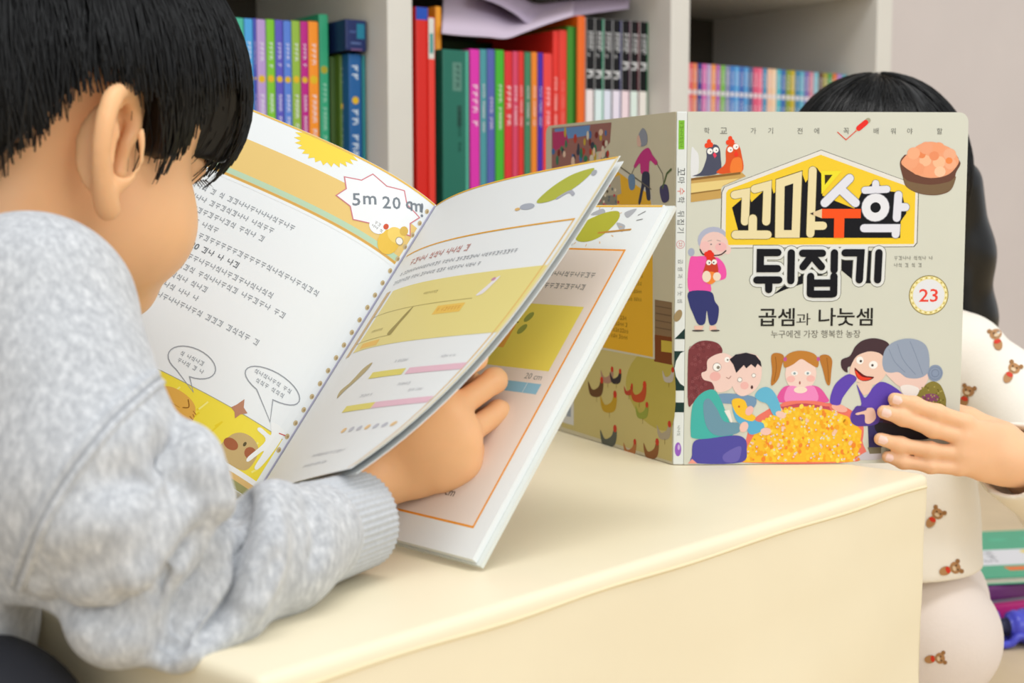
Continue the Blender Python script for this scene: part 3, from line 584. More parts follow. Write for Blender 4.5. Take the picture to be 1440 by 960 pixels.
for k in range(4): p0 = bc(884, 448+k*9); p1 = bc(828+k*3, 440+k*9); a.scribble(p1[0], p1[1], p0[0], p0[1], 3.4, '#7a4f14', 6)
for k in range(4): p0 = bc(905, 388+k*11); p1 = bc(862, 386+k*11); a.scribble(p1[0], p1[1], p0[0], p0[1], 3.0, '#8a6a20', 6)
# crowd, top left corner
a.poly(bp([(776, 180), (860, 172), (858, 200), (848, 212), (834, 214), (826, 232), (806, 252), (788, 262), (776, 262)]), '#9a6a62', 2); a.poly(bp([(780, 181), (830, 176), (828, 190), (782, 198)]), '#6a90c4', 2.5); a.poly(bp([(777, 186), (796, 184), (800, 200), (778, 214)]), '#b83a6a', 2.7)
for i in range(46):
    x = rg.uniform(778, 856); y = rg.uniform(184, 256-(x-778)*.5); q_ = bc(x, y); a.ell(q_[0], q_[1], rg.uniform(1.6, 3.6), rg.uniform(2.2, 4.8), ['#7a2f2c', '#c6a83a', '#3a7a58', '#e2c2ac', '#40414e', '#b84434', '#4a6ea4', '#d8cdb8'][i % 8], 3+i % 4, n=9)
# woman carrying bags
def bpoly(pts, c, L): a.poly(bp(pts), c, L, True)
bpoly([(898, 190), (904, 180), (910, 188), (910, 202), (902, 206), (896, 200)], '#8f93a0', 6); bpoly([(896, 194), (899, 190), (902, 204), (897, 205)], '#d8b4a4', 7)
bpoly([(892, 232), (902, 214), (912, 208), (918, 218), (925, 228), (922, 232), (914, 226), (912, 244), (902, 244), (900, 230), (894, 236)], '#c23a80', 6); bpoly([(904, 243), (913, 243), (914, 262), (915, 280), (910, 280), (907, 262), (901, 286), (898, 284), (902, 262)], '#3b3c50', 6)
a.line(bp([(893, 234), (888, 246)]), .7, '#6a6458', 6); bpoly([(884, 248), (892, 246), (893, 264), (886, 266)], '#6d88a8', 6); a.line(bp([(924, 230), (932, 244), (934, 262)]), .7, '#6a6458', 6); bpoly([(928, 264), (938, 260), (941, 280), (932, 284)], '#4c4668', 6); a.line(bp([(932, 264), (938, 244), (944, 238)]), 1.8, '#5a6a44', 7)
# hens in the yard
def hen(px, py, s, col, comb='#c83c28', flip=1):
    bpoly([(px-9*s, py-8*s*flip), (px-4*s, py+2*s), (px+3*s, py-1*s), (px+6*s, py-9*s), (px+9*s, py-5*s), (px+7*s, py+8*s), (px, py+11*s), (px-7*s, py+7*s)], col, 5)
    q_ = bc(px+7*s, py-9*s); a.ell(q_[0], q_[1], 2.2*s, 2.4*s, comb, 6, n=8); q_ = bc(px+1*s, py+13*s); a.line([(q_[0], q_[1]-2), (q_[0], q_[1]+2.5)], .6, '#8a7030', 5, cap=False)
hen(838, 545, 1.2, '#6a4a2e'); hen(854, 528, 1.0, '#b08a78'); hen(866, 530, .9, '#3a3438'); hen(898, 552, 1.25, '#c0502c', '#d04428'); hen(903, 578, 1.0, '#96a044'); hen(856, 566, 1.3, '#c09a2a'); hen(856, 614, 1.3, '#5c6058'); hen(886, 630, 1.0, '#b87848'); hen(916, 632, 1.2, '#946038'); hen(934, 606, 1.1, '#b0a490'); hen(940, 528, .9, '#c0b8b0'); hen(884, 548, .7, '#b84430')
a.poly(bp([(786, 552), (807, 556), (807, 598), (786, 592)]), '#d8d8d6', 4); a.poly(bp([(797, 560), (803, 561), (803, 586), (797, 585)]), '#9aa4b4', 5)
a.build('back_print', backc, lambda x, y, f: SP+BX*(x/1000)+UP*(BH-y/1000)+BN*f)
# ------------------------------------------------------------------ the book the boy is reading, leaning back on the table
az, ti = -.80, .877
RR = V((math.cos(az), math.sin(az), 0)); UH = V((-math.sin(az), math.cos(az), 0)); UU = UH*math.cos(ti)+UP*math.sin(ti); NN = RR.cross(UU)
GG = V((-.1608, .8766, .2790)); PW, V0, V1 = .203, -.003, .237
def bk(r, n, v): return GG+RR*r+NN*n+UU*v
def profile(side, ts, te, lam, n=41):
    us = np.linspace(0, PW, n); th = np.radians(te+(ts-te)*np.exp(-us/lam)); du = us[1]-us[0]
    r = np.concatenate([[0], np.cumsum(np.cos(th)[:-1]*du)])*side; h = np.concatenate([[0], np.cumsum(np.sin(th)[:-1]*du)])
    return us, r, h, th
_us, _rl, _hl, _tl = profile(-1, 76, 32, .045)
def page_left(u, v, off=0.):
    t = float(np.interp(u, _us, _tl)); return bk(float(np.interp(u, _us, _rl))+math.sin(t)*off, float(np.interp(u, _us, _hl))+math.cos(t)*off, v)
_pc = {}
def page_turn(u, v, off=0., bundle=0.):
    k = min(1, max(0, (v-V0)/(V1-V0))); key = (round(k, 3), bundle)
    if key not in _pc: _pc[key] = profile(1, 32-8*k-bundle*4, 7.5+14*(1-k)**3-bundle*3, .06)
    us, r, h, th = _pc[key]; t = float(np.interp(u, us, th)); return bk(float(np.interp(u, us, r))-math.sin(t)*off, float(np.interp(u, us, h))+math.cos(t)*off, v)
_ur = np.linspace(0, PW, 41); _hr = -.0035*np.exp(-_ur/.012)
def page_right(u, v, off=0.): return bk(u, off+float(np.interp(u, _ur, _hr)), v)
M_PAGE = mat('page_white', '#e9edee', .55, .25)
M_BOARD = mat('cover_edge_white', '#dfe3de', .45, .3)
book2 = empty('picture_book', bk(.0, 0, .0))
tag(book2, 'open picture book with text pages leaning in front of the boy, one page half turned', 'book')
def slab(name, top, bot, nu, u0, u1, m, parent, v0=V0, v1=V1, nv=2):
    vs = []; fs = []
    for fn in (top, bot):
        for i in range(nu+1):
            for j in range(nv+1): vs.append(fn(u0+(u1-u0)*i/nu, v0+(v1-v0)*j/nv))
    W_ = nv+1; B = (nu+1)*W_
    for i in range(nu):
        for j in range(nv):
            q = i*W_+j; fs.append((q, q+1, q+W_+1, q+W_)); fs.append((B+q, B+q+W_, B+q+W_+1, B+q+1))
    for i in range(nu): fs.append((i*W_, (i+1)*W_, B+(i+1)*W_, B+i*W_)); q = i*W_+nv; fs.append((q, B+q, B+q+W_, q+W_))
    for j in range(nv): fs.append((j, B+j, B+j+1, j+1)); q = nu*W_+j; fs.append((q, q+1, B+q+1, B+q))
    o = mesh_obj(name, vs, fs, m, parent); return o
re, he = float(_rl[-1]), float(_hl[-1]); ca = math.atan2(he-.004, -re)
def left_board(off): return lambda u, v: bk(-.004-math.cos(ca)*u-math.sin(ca)*off, -.0052+math.sin(ca)*u-math.cos(ca)*off, v)
pl = slab('left_pages', page_left, left_board(0), 40, .0, PW, M_PAGE, book2)
slab('left_cover', left_board(.0002), left_board(.0027), 6, -.001, PW+.003, M_BOARD, book2, V0-.001, V1+.003)
pr_ = slab('right_pages', page_right, lambda u, v: bk(u, -.0042, v), 40, .0, PW, M_PAGE, book2)
slab('right_cover', lambda u, v: bk(u, -.0044, v), lambda u, v: bk(u, -.0068, v), 4, .0005, PW+.0035, M_BOARD, book2, V0-.001, V1+.003)
slab('spine', lambda u, v: bk(-.0045+u, -.0060, v), lambda u, v: bk(-.0045+u, -.0084, v), 4, 0, .006, M_BOARD, book2, V0-.001, V1+.003)
pt = slab('turning_page', page_turn, lambda u, v: page_turn(u, v, -.0003), 40, .0, PW, M_PAGE, book2, nv=24)
slab('turning_page', lambda u, v: page_turn(u, v, -.0004, .35), lambda u, v: page_turn(u, v, -.0007, .35), 40, .0, PW-.0015, M_PAGE, book2, nv=24)

PK, PV = .001*PW/.206, .001*V1/.240
# left page print: x = minus millimetres from the gutter, y = minus millimetres from the foot
a = Art(); g = '#9da2a7'
def rect(a, u0, u1, v0, v1, c, L): a.poly([(u0, -v0), (u1, -v0), (u1, -v1), (u0, -v1)], c, L)
rect(a, -152, -3, 183, 217, '#e6c67c', 1); rect(a, -160, -4, 187.4, 191.6, '#b9d3b4', 2); rect(a, -160, -3, 185.6, 187.2, '#d8a858', 2); rect(a, -160, -2, 183, 185.2, '#e9edee', 2)
rect(a, -205, -1, 238.4, 239.8, '#e3b95c', 2); a.poly([(-152.5, -217.5), (-147, -217.5), (-152.5, -203)], '#e9edee', 3)
sun = [(-88+(17 if i % 2 else 13.5)*1.5*math.cos(math.pi*i/26), -238.3+(17 if i % 2 else 14)*math.sin(math.pi*i/26)) for i in range(27)]; a.poly(sun, '#f2d64e', 3)
bu = [(-34+(32 if i % 2 == 0 else 25)*math.cos(i*math.pi/8+.3)+0*i, -215+(20 if i % 2 == 0 else 15)*math.sin(i*math.pi/8+.3)) for i in range(16)]
bu = [(min(-4.5, x), max(-237.6, y)) for x, y in bu]
a.poly(bu, '#eef0f1', 5); a.line(bu, .8, '#cf7f86', 6, closed=True)
for t, u, v, h in (('5', -49, 214, 9.5), ('m', -41, 218.5, 6.5), ('2', -30.5, 223.5, 9), ('0', -24.5, 227, 9), ('c', -16.5, 231, 6), ('m', -11.5, 233, 6), ('!', -7, 234, 10)): a.text(t, u, -v+4, h, '#7d858c', 7, .015, rot=-.55)
a.ell(-15, -196, 7.5, 9.5, '#e8c050', 8); a.ell(-13, -203, 6.5, 5.5, '#efcf6c', 9); a.ell(-10, -209, 3, 3.5, '#d8b458', 9); a.ell(-22, -204, 1.8, 2.2, '#d05a3c', 10); a.ell(-27, -201, 6, 5.6, '#eef0f1', 8); a.scribble(-30, -202.5, -24, -202.5, 2.4, '#8c8c88', 9); a.scribble(-30.5, -199.5, -23.5, -199.5, 2.4, '#8c8c88', 9); a.ell(-9, -201, 2.6, 2.6, '#efece4', 10); a.ring(-9, -201, 2.4, 3, '#b0a080', 11, 14)
for i, ue in enumerate((70, 84, 88, 118, 32, 92, 60, 44, 98, 104, 52)):
    v = 170-8.3*i
    if i == 5:
        a.scribble(-165, -v, -134, -v, 4.8, '#72777c', 5); a.text('20', -127, -v, 4.8, '#72777c', 5, .02); a.scribble(-121, -v, -92, -v, 4.8, '#72777c', 5)
    else: a.scribble(-168, -v, -ue, -v, 4.4, g, 5)
def bubble(cx, cy, rx, ry, tail): a.line([(cx+rx*math.cos(t), cy+ry*math.sin(t)) for t in np.linspace(.62*math.pi, 2.42*math.pi, 26)]+[tail], .7, '#9a9ea4', 6, closed=True)
bubble(-82, -55, 17, 9.5, (-70, -38)); bubble(-29, -67.5, 20, 8.5, (-18, -46))
for k in range(2): a.scribble(-92+k, -57.5+k*5, -72, -57.5+k*5, 3.2, g, 5); a.scribble(-44+k*4, -70+k*5, -14-k*4, -70+k*5, 3.2, g, 5)
rect(a, -130, -5, 9, 41, '#efdb46', 1)
for i in range(34): u = a.rng.uniform(-125, -8); v = a.rng.uniform(12, 30); a.line([(u, -v), (u+2.5, -v-a.rng.uniform(4, 10))], 1.2, '#f4ea86' if i % 2 else '#e9cf2c', 2, cap=False)
a.line([(-130, -41), (-5, -41)], .5, '#a9a48c', 3, cap=False)
a.poly([(-94, -14), (-96, -26), (-86, -34), (-72, -34), (-62, -28), (-60, -12), (-75, -9)], '#e0ac50', 5, True); a.ell(-90, -30, 1.2, 1.6, '#3c2c1c', 7); a.line([(-70, -32), (-67, -28), (-70, -26)], .7, '#8a5a20', 7, True)
for k in range(4): a.line([(-90, -26+k*3.4), (-72, -25+k*3.4)], .4, '#c08838', 6)
for k in range(8): a.line([(-63+k % 2, -27+k*2), (-60.5, -26+k*2)], .6, '#b07830', 7)
a.poly([(-42, -44), (-39.5, -50), (-37, -45), (-33, -43), (-36.5, -40), (-38, -36), (-40.5, -39.5), (-44, -41)], '#b98468', 6)
a.poly([(-36, -11), (-35, -24), (-30, -30), (-22, -31), (-15, -27), (-13, -19), (-15, -11), (-24, -9)], '#c6ab74', 5, True); a.ell(-31.5, -20.5, 5, 3.6, '#a45f3c', 6, .1); a.ell(-18, -22, 4, 3.8, '#a45f3c', 6, .3); a.ell(-24, -25, 1, 1.6, '#5c5030', 6)
a.poly([(-17, -46), (-10, -47), (-6, -44), (-6, -30), (-8, -17), (-11, -16), (-11.5, -28), (-16, -17), (-18, -19), (-14, -34), (-22, -37), (-21, -39.5), (-13, -39)], '#eef0ef', 7, True); a.line([(-9, -43), (-5, -44)], .7, '#c85050', 8)
rect(a, -130, -4, 5.6, 9, '#eceded', 3); rect(a, -130, -3, 2, 5.6, '#dcb878', 3); rect(a, -130, -2, -2.6, 2, '#9c9a66', 3)
for k in range(20): a.ell(-3.4, -(34+k*10.4), 1.5, 1.9, '#c8b48c', 4); a.ell(-3.0, -(34+k*10.4), .7, 1, '#a89068', 5)
rect(a, -1.3, -.2, -2, 239, '#b9b8cc', 3)
a.build('page_print', pl, lambda x, y, f: page_left(-x*PK, -y*PV, f), cuts=[-PW/PK*i/40 for i in range(1, 40)])

# turning page print
a = Art()
rect(a, 8, 200.5, 191.5, 192.8, '#e3a93c', 2); rect(a, 199.2, 200.5, -2, 191.5, '#e3b96a', 2); rect(a, 1, 205, 238.3, 239.8, '#e8b84c', 2); rect(a, 203.6, 205.6, 0, 239, '#e6d9b0', 2)
a.poly([(150, -212), (156, -222), (168, -230), (182, -233), (189, -232), (184, -222), (172, -213), (160, -210)], '#b3b84a', 3, True); a.ell(143, -209, 8, 2.6, '#aab0bc', 3, .15); a.ell(134, -208, 3, 1.2, '#e0b878', 4, .2); a.ell(191, -229, 3, 2, '#a8acb4', 3, .6); a.line([(170, -212), (178, -216), (184, -213)], 2.2, '#aeb0ba', 4, True)
a.scribble(30, -181, 112, -181, 6, '#c8928c', 5); a.scribble(24, -172, 165, -172, 3.6, '#a2a6ac', 5); a.scribble(22, -165, 135, -165, 3.6, '#a2a6ac', 5)
rect(a, 31, 205, 106, 157, '#e6d98c', 1); rect(a, 19, 26, 104, 158, '#cdb184', 2); a.line([(26, -136), (150, -136)], .5, '#b0a060', 3, cap=False); a.line([(26, -114), (75, -114)], .5, '#b0a060', 3, cap=False)
a.poly([(72, -116), (76, -124), (80, -132), (84, -136), (83, -130), (80, -122), (78, -114)], '#a0904c', 4, True); a.poly([(152, -138), (156, -144), (160, -150), (164, -152), (162, -146), (158, -139)], '#e9e4e6', 4, True); a.ell(159, -150, 2, 1.4, '#c890a8', 5)
rect(a, 116, 146, 126, 133, '#ecc45c', 3); a.scribble(118, -129.5, 144, -129.5, 3.4, '#d8963c', 4); rect(a, 40, 66, 107.5, 112, '#ecc05c', 3); a.scribble(42, -121, 60, -121, 2.4, '#b0a468', 4); a.scribble(86, -146, 104, -146, 2.4, '#b0a468', 4)
a.poly([(58, -72), (66, -78), (72, -88), (80, -92), (80, -86), (74, -78), (66, -71), (62, -66)], '#b8a878', 3, True)
rect(a, 92, 134, 78, 83, '#e2d66c', 3); rect(a, 138, 200, 78, 83, '#e6bccb', 3); rect(a, 90, 130, 52, 57, '#e2d66c', 3); rect(a, 130, 198, 52, 57, '#e6bccb', 3)
for u, v in ((112, 90), (165, 90), (100, 64), (160, 64), (140, 70)): a.scribble(u, -v, u+16, -v, 2.4, '#b8bac0', 4)
for k in range(7): a.ell(118+k*11, -36, 3.2, 2, ['#e8c48c', '#c0c2cc', '#c0c2cc'][k % 3], 3)
a.scribble(100, -18, 150, -18, 2.6, '#b8bac0', 4); a.scribble(100, -10, 140, -10, 2.6, '#b8bac0', 4)
rect(a, .3, 1.4, -2, 239, '#b9b8cc', 3)
a.build('page_print', pt, lambda x, y, f: page_turn(x*PK, -y*PV, f+6e-5), cuts=[PW/PK*i/40 for i in range(1, 40)], vcuts=[-1/PV*(V0+(V1-V0)*j/24) for j in range(1, 24)])

# right page print
a = Art()
rect(a, 10, 195, 14, 206, '#ef9a2a', 1); rect(a, 11.3, 193.7, 15.3, 204.7, '#eadcd2', 2); rect(a, 1, 205, 238.3, 239.8, '#e8b84c', 2)
a.poly([(147, -224), (150, -213), (160, -211), (170, -216), (176, -228), (172, -235), (160, -233)], '#b5b43c', 3, True)
for p_ in ([(178, -234), (186, -237), (183, -230)], [(176, -226), (184, -224), (184, -219)], [(150, -232), (158, -237), (162, -233)], [(146, -214), (142, -209), (150, -208)]): a.poly(p_, '#b0b2b8', 2, True)
a.line([(166, -218), (190, -221)], 1.4, '#c08a3c', 4); a.line([(136, -219), (137, -226)], 1.2, '#d07a2c', 4)
a.text('쓱', 136, -233, 7, '#5c5c5c', 5, .01, rot=.25); a.text('싹', 130, -216, 7, '#5c5c5c', 5, .01, rot=.25); a.line([(190, -232), (194, -235)], .6, '#707070', 4); a.line([(191, -228), (195, -229)], .6, '#707070', 4)
for i in range(12): t = i*.5; a.line([(160+20*math.cos(t), -223+14*math.sin(t)), (160+22*math.cos(t), -223+15.5*math.sin(t))], .5, '#e0b070', 3)
a.scribble(60, -186, 184, -186, 4.2, '#8c8884', 5); a.scribble(60, -177, 180, -177, 4.2, '#8c8884', 5)
rect(a, 50, 187, 117, 163, '#ecd85e', 3); rect(a, 50, 141, 130, 147, '#f0ac4a', 4); a.line([(50, -148.6), (142, -148.6)], .7, '#6c5a30', 5, cap=False); a.scribble(90, -142, 138, -142, 4, '#c86828', 6); a.scribble(90, -135, 138, -135, 4, '#c86828', 6); a.ell(148, -153, 2.6, 4, '#9aa04c', 5, .5); a.ell(148, -144, 2.6, 4, '#9aa04c', 5, .5)
rect(a, 30, 187, 101, 108, '#8fbfd8', 3); a.line([(176, -101), (176, -108)], .4, '#dfe8ec', 4, cap=False); a.text('20 cm', 178, -112.5, 4, '#8c8884', 5)
a.line([(100, -38), (168, -38)], .5, '#7c746c', 4, cap=False); a.scribble(110, -32, 146, -32, 4.2, '#7c746c', 5); a.text('10 cm', 160, -32, 5, '#6c645c', 5, .01)
a.build('page_print', pr_, lambda x, y, f: page_right(x*PK, -y*PV, f), cuts=[PW/PK*i/40 for i in range(1, 12)])
# ------------------------------------------------------------------ sculpting: smooth blends of ellipsoids and tapered limbs, meshed as one surface
class Sculpt:
    def __init__(s, lo, hi, res):
        s.lo = np.array(lo, float); s.res = res; s.n = np.ceil((np.array(hi)-s.lo)/res).astype(int)+1
        s.f = np.full(tuple(s.n), .03, np.float32)
        s.ax = [s.lo[i]+np.arange(s.n[i])*res for i in range(3)]
    def box(s, lo, hi):
        a = np.maximum(((np.array(lo)-s.lo)/s.res).astype(int), 0); b = np.minimum(((np.array(hi)-s.lo)/s.res).astype(int)+2, s.n)
        if (b <= a).any(): return None
        sl = tuple(slice(a[i], b[i]) for i in range(3))
        g = np.meshgrid(*[s.ax[i][sl[i]] for i in range(3)], indexing='ij', sparse=True); return sl, g
    def put(s, sl, d, k, op):
        f = s.f[sl]; d = d.astype(np.float32)
        if op == 'sub':
            h = np.maximum(k-np.abs(f+d), 0)/k; s.f[sl] = np.maximum(f, -d)+h*h*k*.25
        else:
            h = np.maximum(k-np.abs(f-d), 0)/k; s.f[sl] = np.minimum(f, d)-h*h*k*.25
    def ell(s, c, r, rot=None, k=.01, op='add'):
        c = np.array(c, float); r = np.array(r, float); m = r.max()+.03
        bx = s.box(c-m, c+m)
        if bx is None: return
        sl, (x, y, z) = bx; p = [x-c[0], y-c[1], z-c[2]]
        if rot is not None:
            R = np.array(rot); p = [p[0]*R[0, i]+p[1]*R[1, i]+p[2]*R[2, i] for i in range(3)]
        k0 = np.sqrt((p[0]/r[0])**2+(p[1]/r[1])**2+(p[2]/r[2])**2); k1 = np.sqrt((p[0]/r[0]**2)**2+(p[1]/r[1]**2)**2+(p[2]/r[2]**2)**2)+1e-9
        s.put(sl, k0*(k0-1)/k1, k, op)
    def _seg(s, bx, a, b):
        sl, (x, y, z) = bx; v = b-a; L = v@v+1e-12
        t = np.clip(((x-a[0])*v[0]+(y-a[1])*v[1]+(z-a[2])*v[2])/L, 0, 1)
        return t, np.sqrt((x-a[0]-t*v[0])**2+(y-a[1]-t*v[1])**2+(z-a[2]-t*v[2])**2)
    def cap(s, a, b, ra, rb=None, k=.01, op='add'):
        a = np.array(a, float); b = np.array(b, float); rb = ra if rb is None else rb; m = max(ra, rb)+.03
        bx = s.box(np.minimum(a, b)-m, np.maximum(a, b)+m)
        if bx is None: return
        t, d = s._seg(bx, a, b); s.put(bx[0], d-(ra+(rb-ra)*t), k, op)
    def chain(s, pts, rad, k=.01, op='add'):
        for i in range(len(pts)-1): s.cap(pts[i], pts[i+1], rad[i], rad[i+1], k, op)
    def crease(s, pts, amp, w):
        """groove (amp > 0) or ridge (amp < 0) along a polyline"""
        P = [np.array(p, float) for p in pts]; lo = np.min(P, 0)-3*w; hi = np.max(P, 0)+3*w; bx = s.box(lo, hi)
        if bx is None: return
        dm = None
        for i in range(len(P)-1):
            t, d = s._seg(bx, P[i], P[i+1]); dm = d if dm is None else np.minimum(dm, d)
        s.f[bx[0]] += (amp*np.exp(-(dm/w)**2)).astype(np.float32)
    def mesh(s, smooth=2):
        f = s.f; ins = f < 0; nx, ny, nz = f.shape
        c = [ins[i:nx-1+i, j:ny-1+j, k:nz-1+k] for i in (0, 1) for j in (0, 1) for k in (0, 1)]
        cnt = sum(x.astype(np.int8) for x in c); act = (cnt > 0) & (cnt < 8); I = np.argwhere(act); vid = np.full(act.shape, -1, np.int64); vid[act] = np.arange(len(I))
        acc = np.zeros((len(I), 3)); num = np.zeros(len(I))
        co = [(i, j, k) for i in (0, 1) for j in (0, 1) for k in (0, 1)]
        for p in range(8):
            for q in range(p+1, 8):
                if sum(abs(co[p][m]-co[q][m]) for m in range(3)) != 1: continue
                fp = f[I[:, 0]+co[p][0], I[:, 1]+co[p][1], I[:, 2]+co[p][2]]; fq = f[I[:, 0]+co[q][0], I[:, 1]+co[q][1], I[:, 2]+co[q][2]]
                m = (fp < 0) != (fq < 0); t = fp/(fp-fq+1e-12)
                acc[m] += (np.array(co[p])+t[:, None]*(np.array(co[q])-np.array(co[p])))[m]; num[m] += 1
        vs = s.lo+(I+acc/num[:, None])*s.res
        quads = []
        for axis in range(3):
            a1, a2 = [(1, 2), (2, 0), (0, 1)][axis]
            sl0 = [slice(None)]*3; sl1 = [slice(None)]*3; sl0[axis] = slice(0, -1); sl1[axis] = slice(1, None)
            x = ins[tuple(sl0)] != ins[tuple(sl1)]; E_ = np.argwhere(x); dirn = ins[tuple(sl0)][x]
            ok = (E_[:, a1] > 0) & (E_[:, a2] > 0) & (E_[:, a1] < f.shape[a1]-1) & (E_[:, a2] < f.shape[a2]-1)
            E_ = E_[ok]; dirn = dirn[ok]; q = []
            for d1, d2 in ((-1, -1), (0, -1), (0, 0), (-1, 0)):
                e = E_.copy(); e[:, a1] += d1; e[:, a2] += d2; q.append(vid[e[:, 0], e[:, 1], e[:, 2]])
            q = np.stack(q, 1); q[~dirn] = q[~dirn][:, ::-1]; quads.append(q)
        Q = np.concatenate(quads); Q = Q[(Q >= 0).all(1)]
        ed = np.concatenate([Q[:, [0, 1]], Q[:, [1, 2]], Q[:, [2, 3]], Q[:, [3, 0]]])
        for _ in range(smooth):
            sm = np.zeros_like(vs); ct = np.zeros(len(vs))
            for ax in range(3): sm[:, ax] = np.bincount(ed[:, 0], vs[ed[:, 1], ax], len(vs))+np.bincount(ed[:, 1], vs[ed[:, 0], ax], len(vs))
            ct = np.bincount(ed[:, 0], minlength=len(vs))+np.bincount(ed[:, 1], minlength=len(vs)); vs = vs*.4+.6*sm/np.maximum(ct, 1)[:, None]
        return vs, Q
def np_mesh(name, parts, m, parent=None, smooth=True):
    """one mesh object from (verts, quads) pairs"""
    vs = []; qs = []; b = 0
    for v, q in parts: vs.append(v); qs.append(q+b); b += len(v)
    v = np.concatenate(vs); q = np.concatenate(qs); me = bpy.data.meshes.new(name)
    me.vertices.add(len(v)); me.vertices.foreach_set('co', v.astype(np.float32).ravel())
    me.loops.add(q.size); me.loops.foreach_set('vertex_index', q.astype(np.int32).ravel())
    me.polygons.add(len(q)); me.polygons.foreach_set('loop_start', np.arange(len(q), dtype=np.int32)*4)
    me.update(calc_edges=True); me.validate()
    if smooth: me.polygons.foreach_set('use_smooth', [True]*len(me.polygons))
    me.materials.append(m); o = bpy.data.objects.new(name, me); link(o)
    if parent: o.parent = parent; o.matrix_parent_inverse = Matrix.Translation(-parent.location)
    return o
class Frame:
    """local frame of a head or hand: columns are forward, left, up"""
    def __init__(s, o, fwd, up):
        s.o = np.array(o, float); f = np.array(fwd, float); f /= np.linalg.norm(f); u = np.array(up, float); u -= f*(u@f); u /= np.linalg.norm(u)
        s.R = np.stack([f, np.cross(u, f), u], 1)
    def __call__(s, *p): return s.o+s.R@np.array(p, float)
def rot_between(fr, ax, ang):
    return np.array(Matrix.Rotation(ang, 3, V(ax)))
# ------------------------------------------------------------------ people: shared builders
M_SKIN = mat('skin_warm', '#f2bc8a', .48, .35, .03, 40, .02, 500, sss=.18)
M_SKIN2 = mat('skin_fair', '#f2c096', .48, .35, .03, 40, .02, 500, sss=.18)
M_HAIR = mat('hair_black', '#050506', .30, .45, .25, 60)
def unit(v): v = np.array(v, float); return v/np.linalg.norm(v)
EFL = .72
def add_head(S, fr, sc=1., ears=True):
    E_ = lambda c, r, k=.012, op='add', rot=None: S.ell(fr(*[x*sc for x in c]), [x*sc for x in r], fr.R if rot is None else fr.R@rot, k, op)
    C_ = lambda a, b, ra, rb, k=.008, op='add': S.cap(fr(*[x*sc for x in a]), fr(*[x*sc for x in b]), ra*sc, rb*sc, k, op)
    E_((-.006, 0, .045), (.086, .071, .074)); E_((.03, 0, .035), (.058, .062, .055), .02); E_((.032, 0, -.025), (.054, .060, .062), .02)
    for y in (-1, 1): E_((.044, y*.036, -.034), (.036, .030, .034), .02)
    E_((.062, 0, -.072), (.024, .026, .019), .022); C_((.088, 0, .012), (.097, 0, -.016), .006, .0085, .012)
    for y in (-1, 1):
        E_((.090, y*.009, -.019), (.007, .006, .0055), .005); E_((.093, y*.029, .010), (.009, .014, .008), .012, 'sub'); E_((.077, y*.029, .008), (.0125, .0135, .0115), .004)
        C_((.086, y*.014, .022), (.079, y*.042, .021), .0035, .003, .008)
    E_((.083, 0, -.041), (.009, .017, .0045), .004); E_((.082, 0, -.049), (.0085, .014, .005), .004); C_((.094, -.016, -.0455), (.094, .016, -.0455), .0018, .0018, .003, 'sub')
    if ears:
        for y in (-1, 1):
            def e(x, z, o=0.): return ((x-.006)*1.0, y*(.0665+max(0, .010-x)*EFL+o), z-.002)
            E_(e(-.006, .0, .001), (.0185, .0045, .027), .005, rot=np.array(Matrix.Rotation(y*math.atan(EFL), 3, 'Z')))
            rim = [(.008, .002), (.013, .016), (.008, .027), (-.004, .031), (-.016, .026), (-.021, .013), (-.020, -.002), (-.014, -.015), (-.006, -.025), (.002, -.031)]
            rr = [.0032, .004, .0044, .0046, .0046, .0044, .0042, .0042, .005, .0068]
            P = spline(rim, 3); RD = np.interp(np.linspace(0, 1, len(P)), np.linspace(0, 1, len(rr)), rr)
            for i in range(len(P)-1): C_(e(P[i][0], P[i][1], .003), e(P[i+1][0], P[i+1][1], .003), RD[i], RD[i+1], .003)
            E_(e(.001, -.002, .008), (.0085, .0085, .013), .004, 'sub'); E_(e(-.004, .017, .008), (.009, .0055, .008), .004, 'sub')
            C_(e(.010, -.002, .001), e(.009, -.010, .002), .0042, .0045, .004); C_(e(-.010, .012, .001), e(-.010, -.010, .001), .0035, .0035, .005)
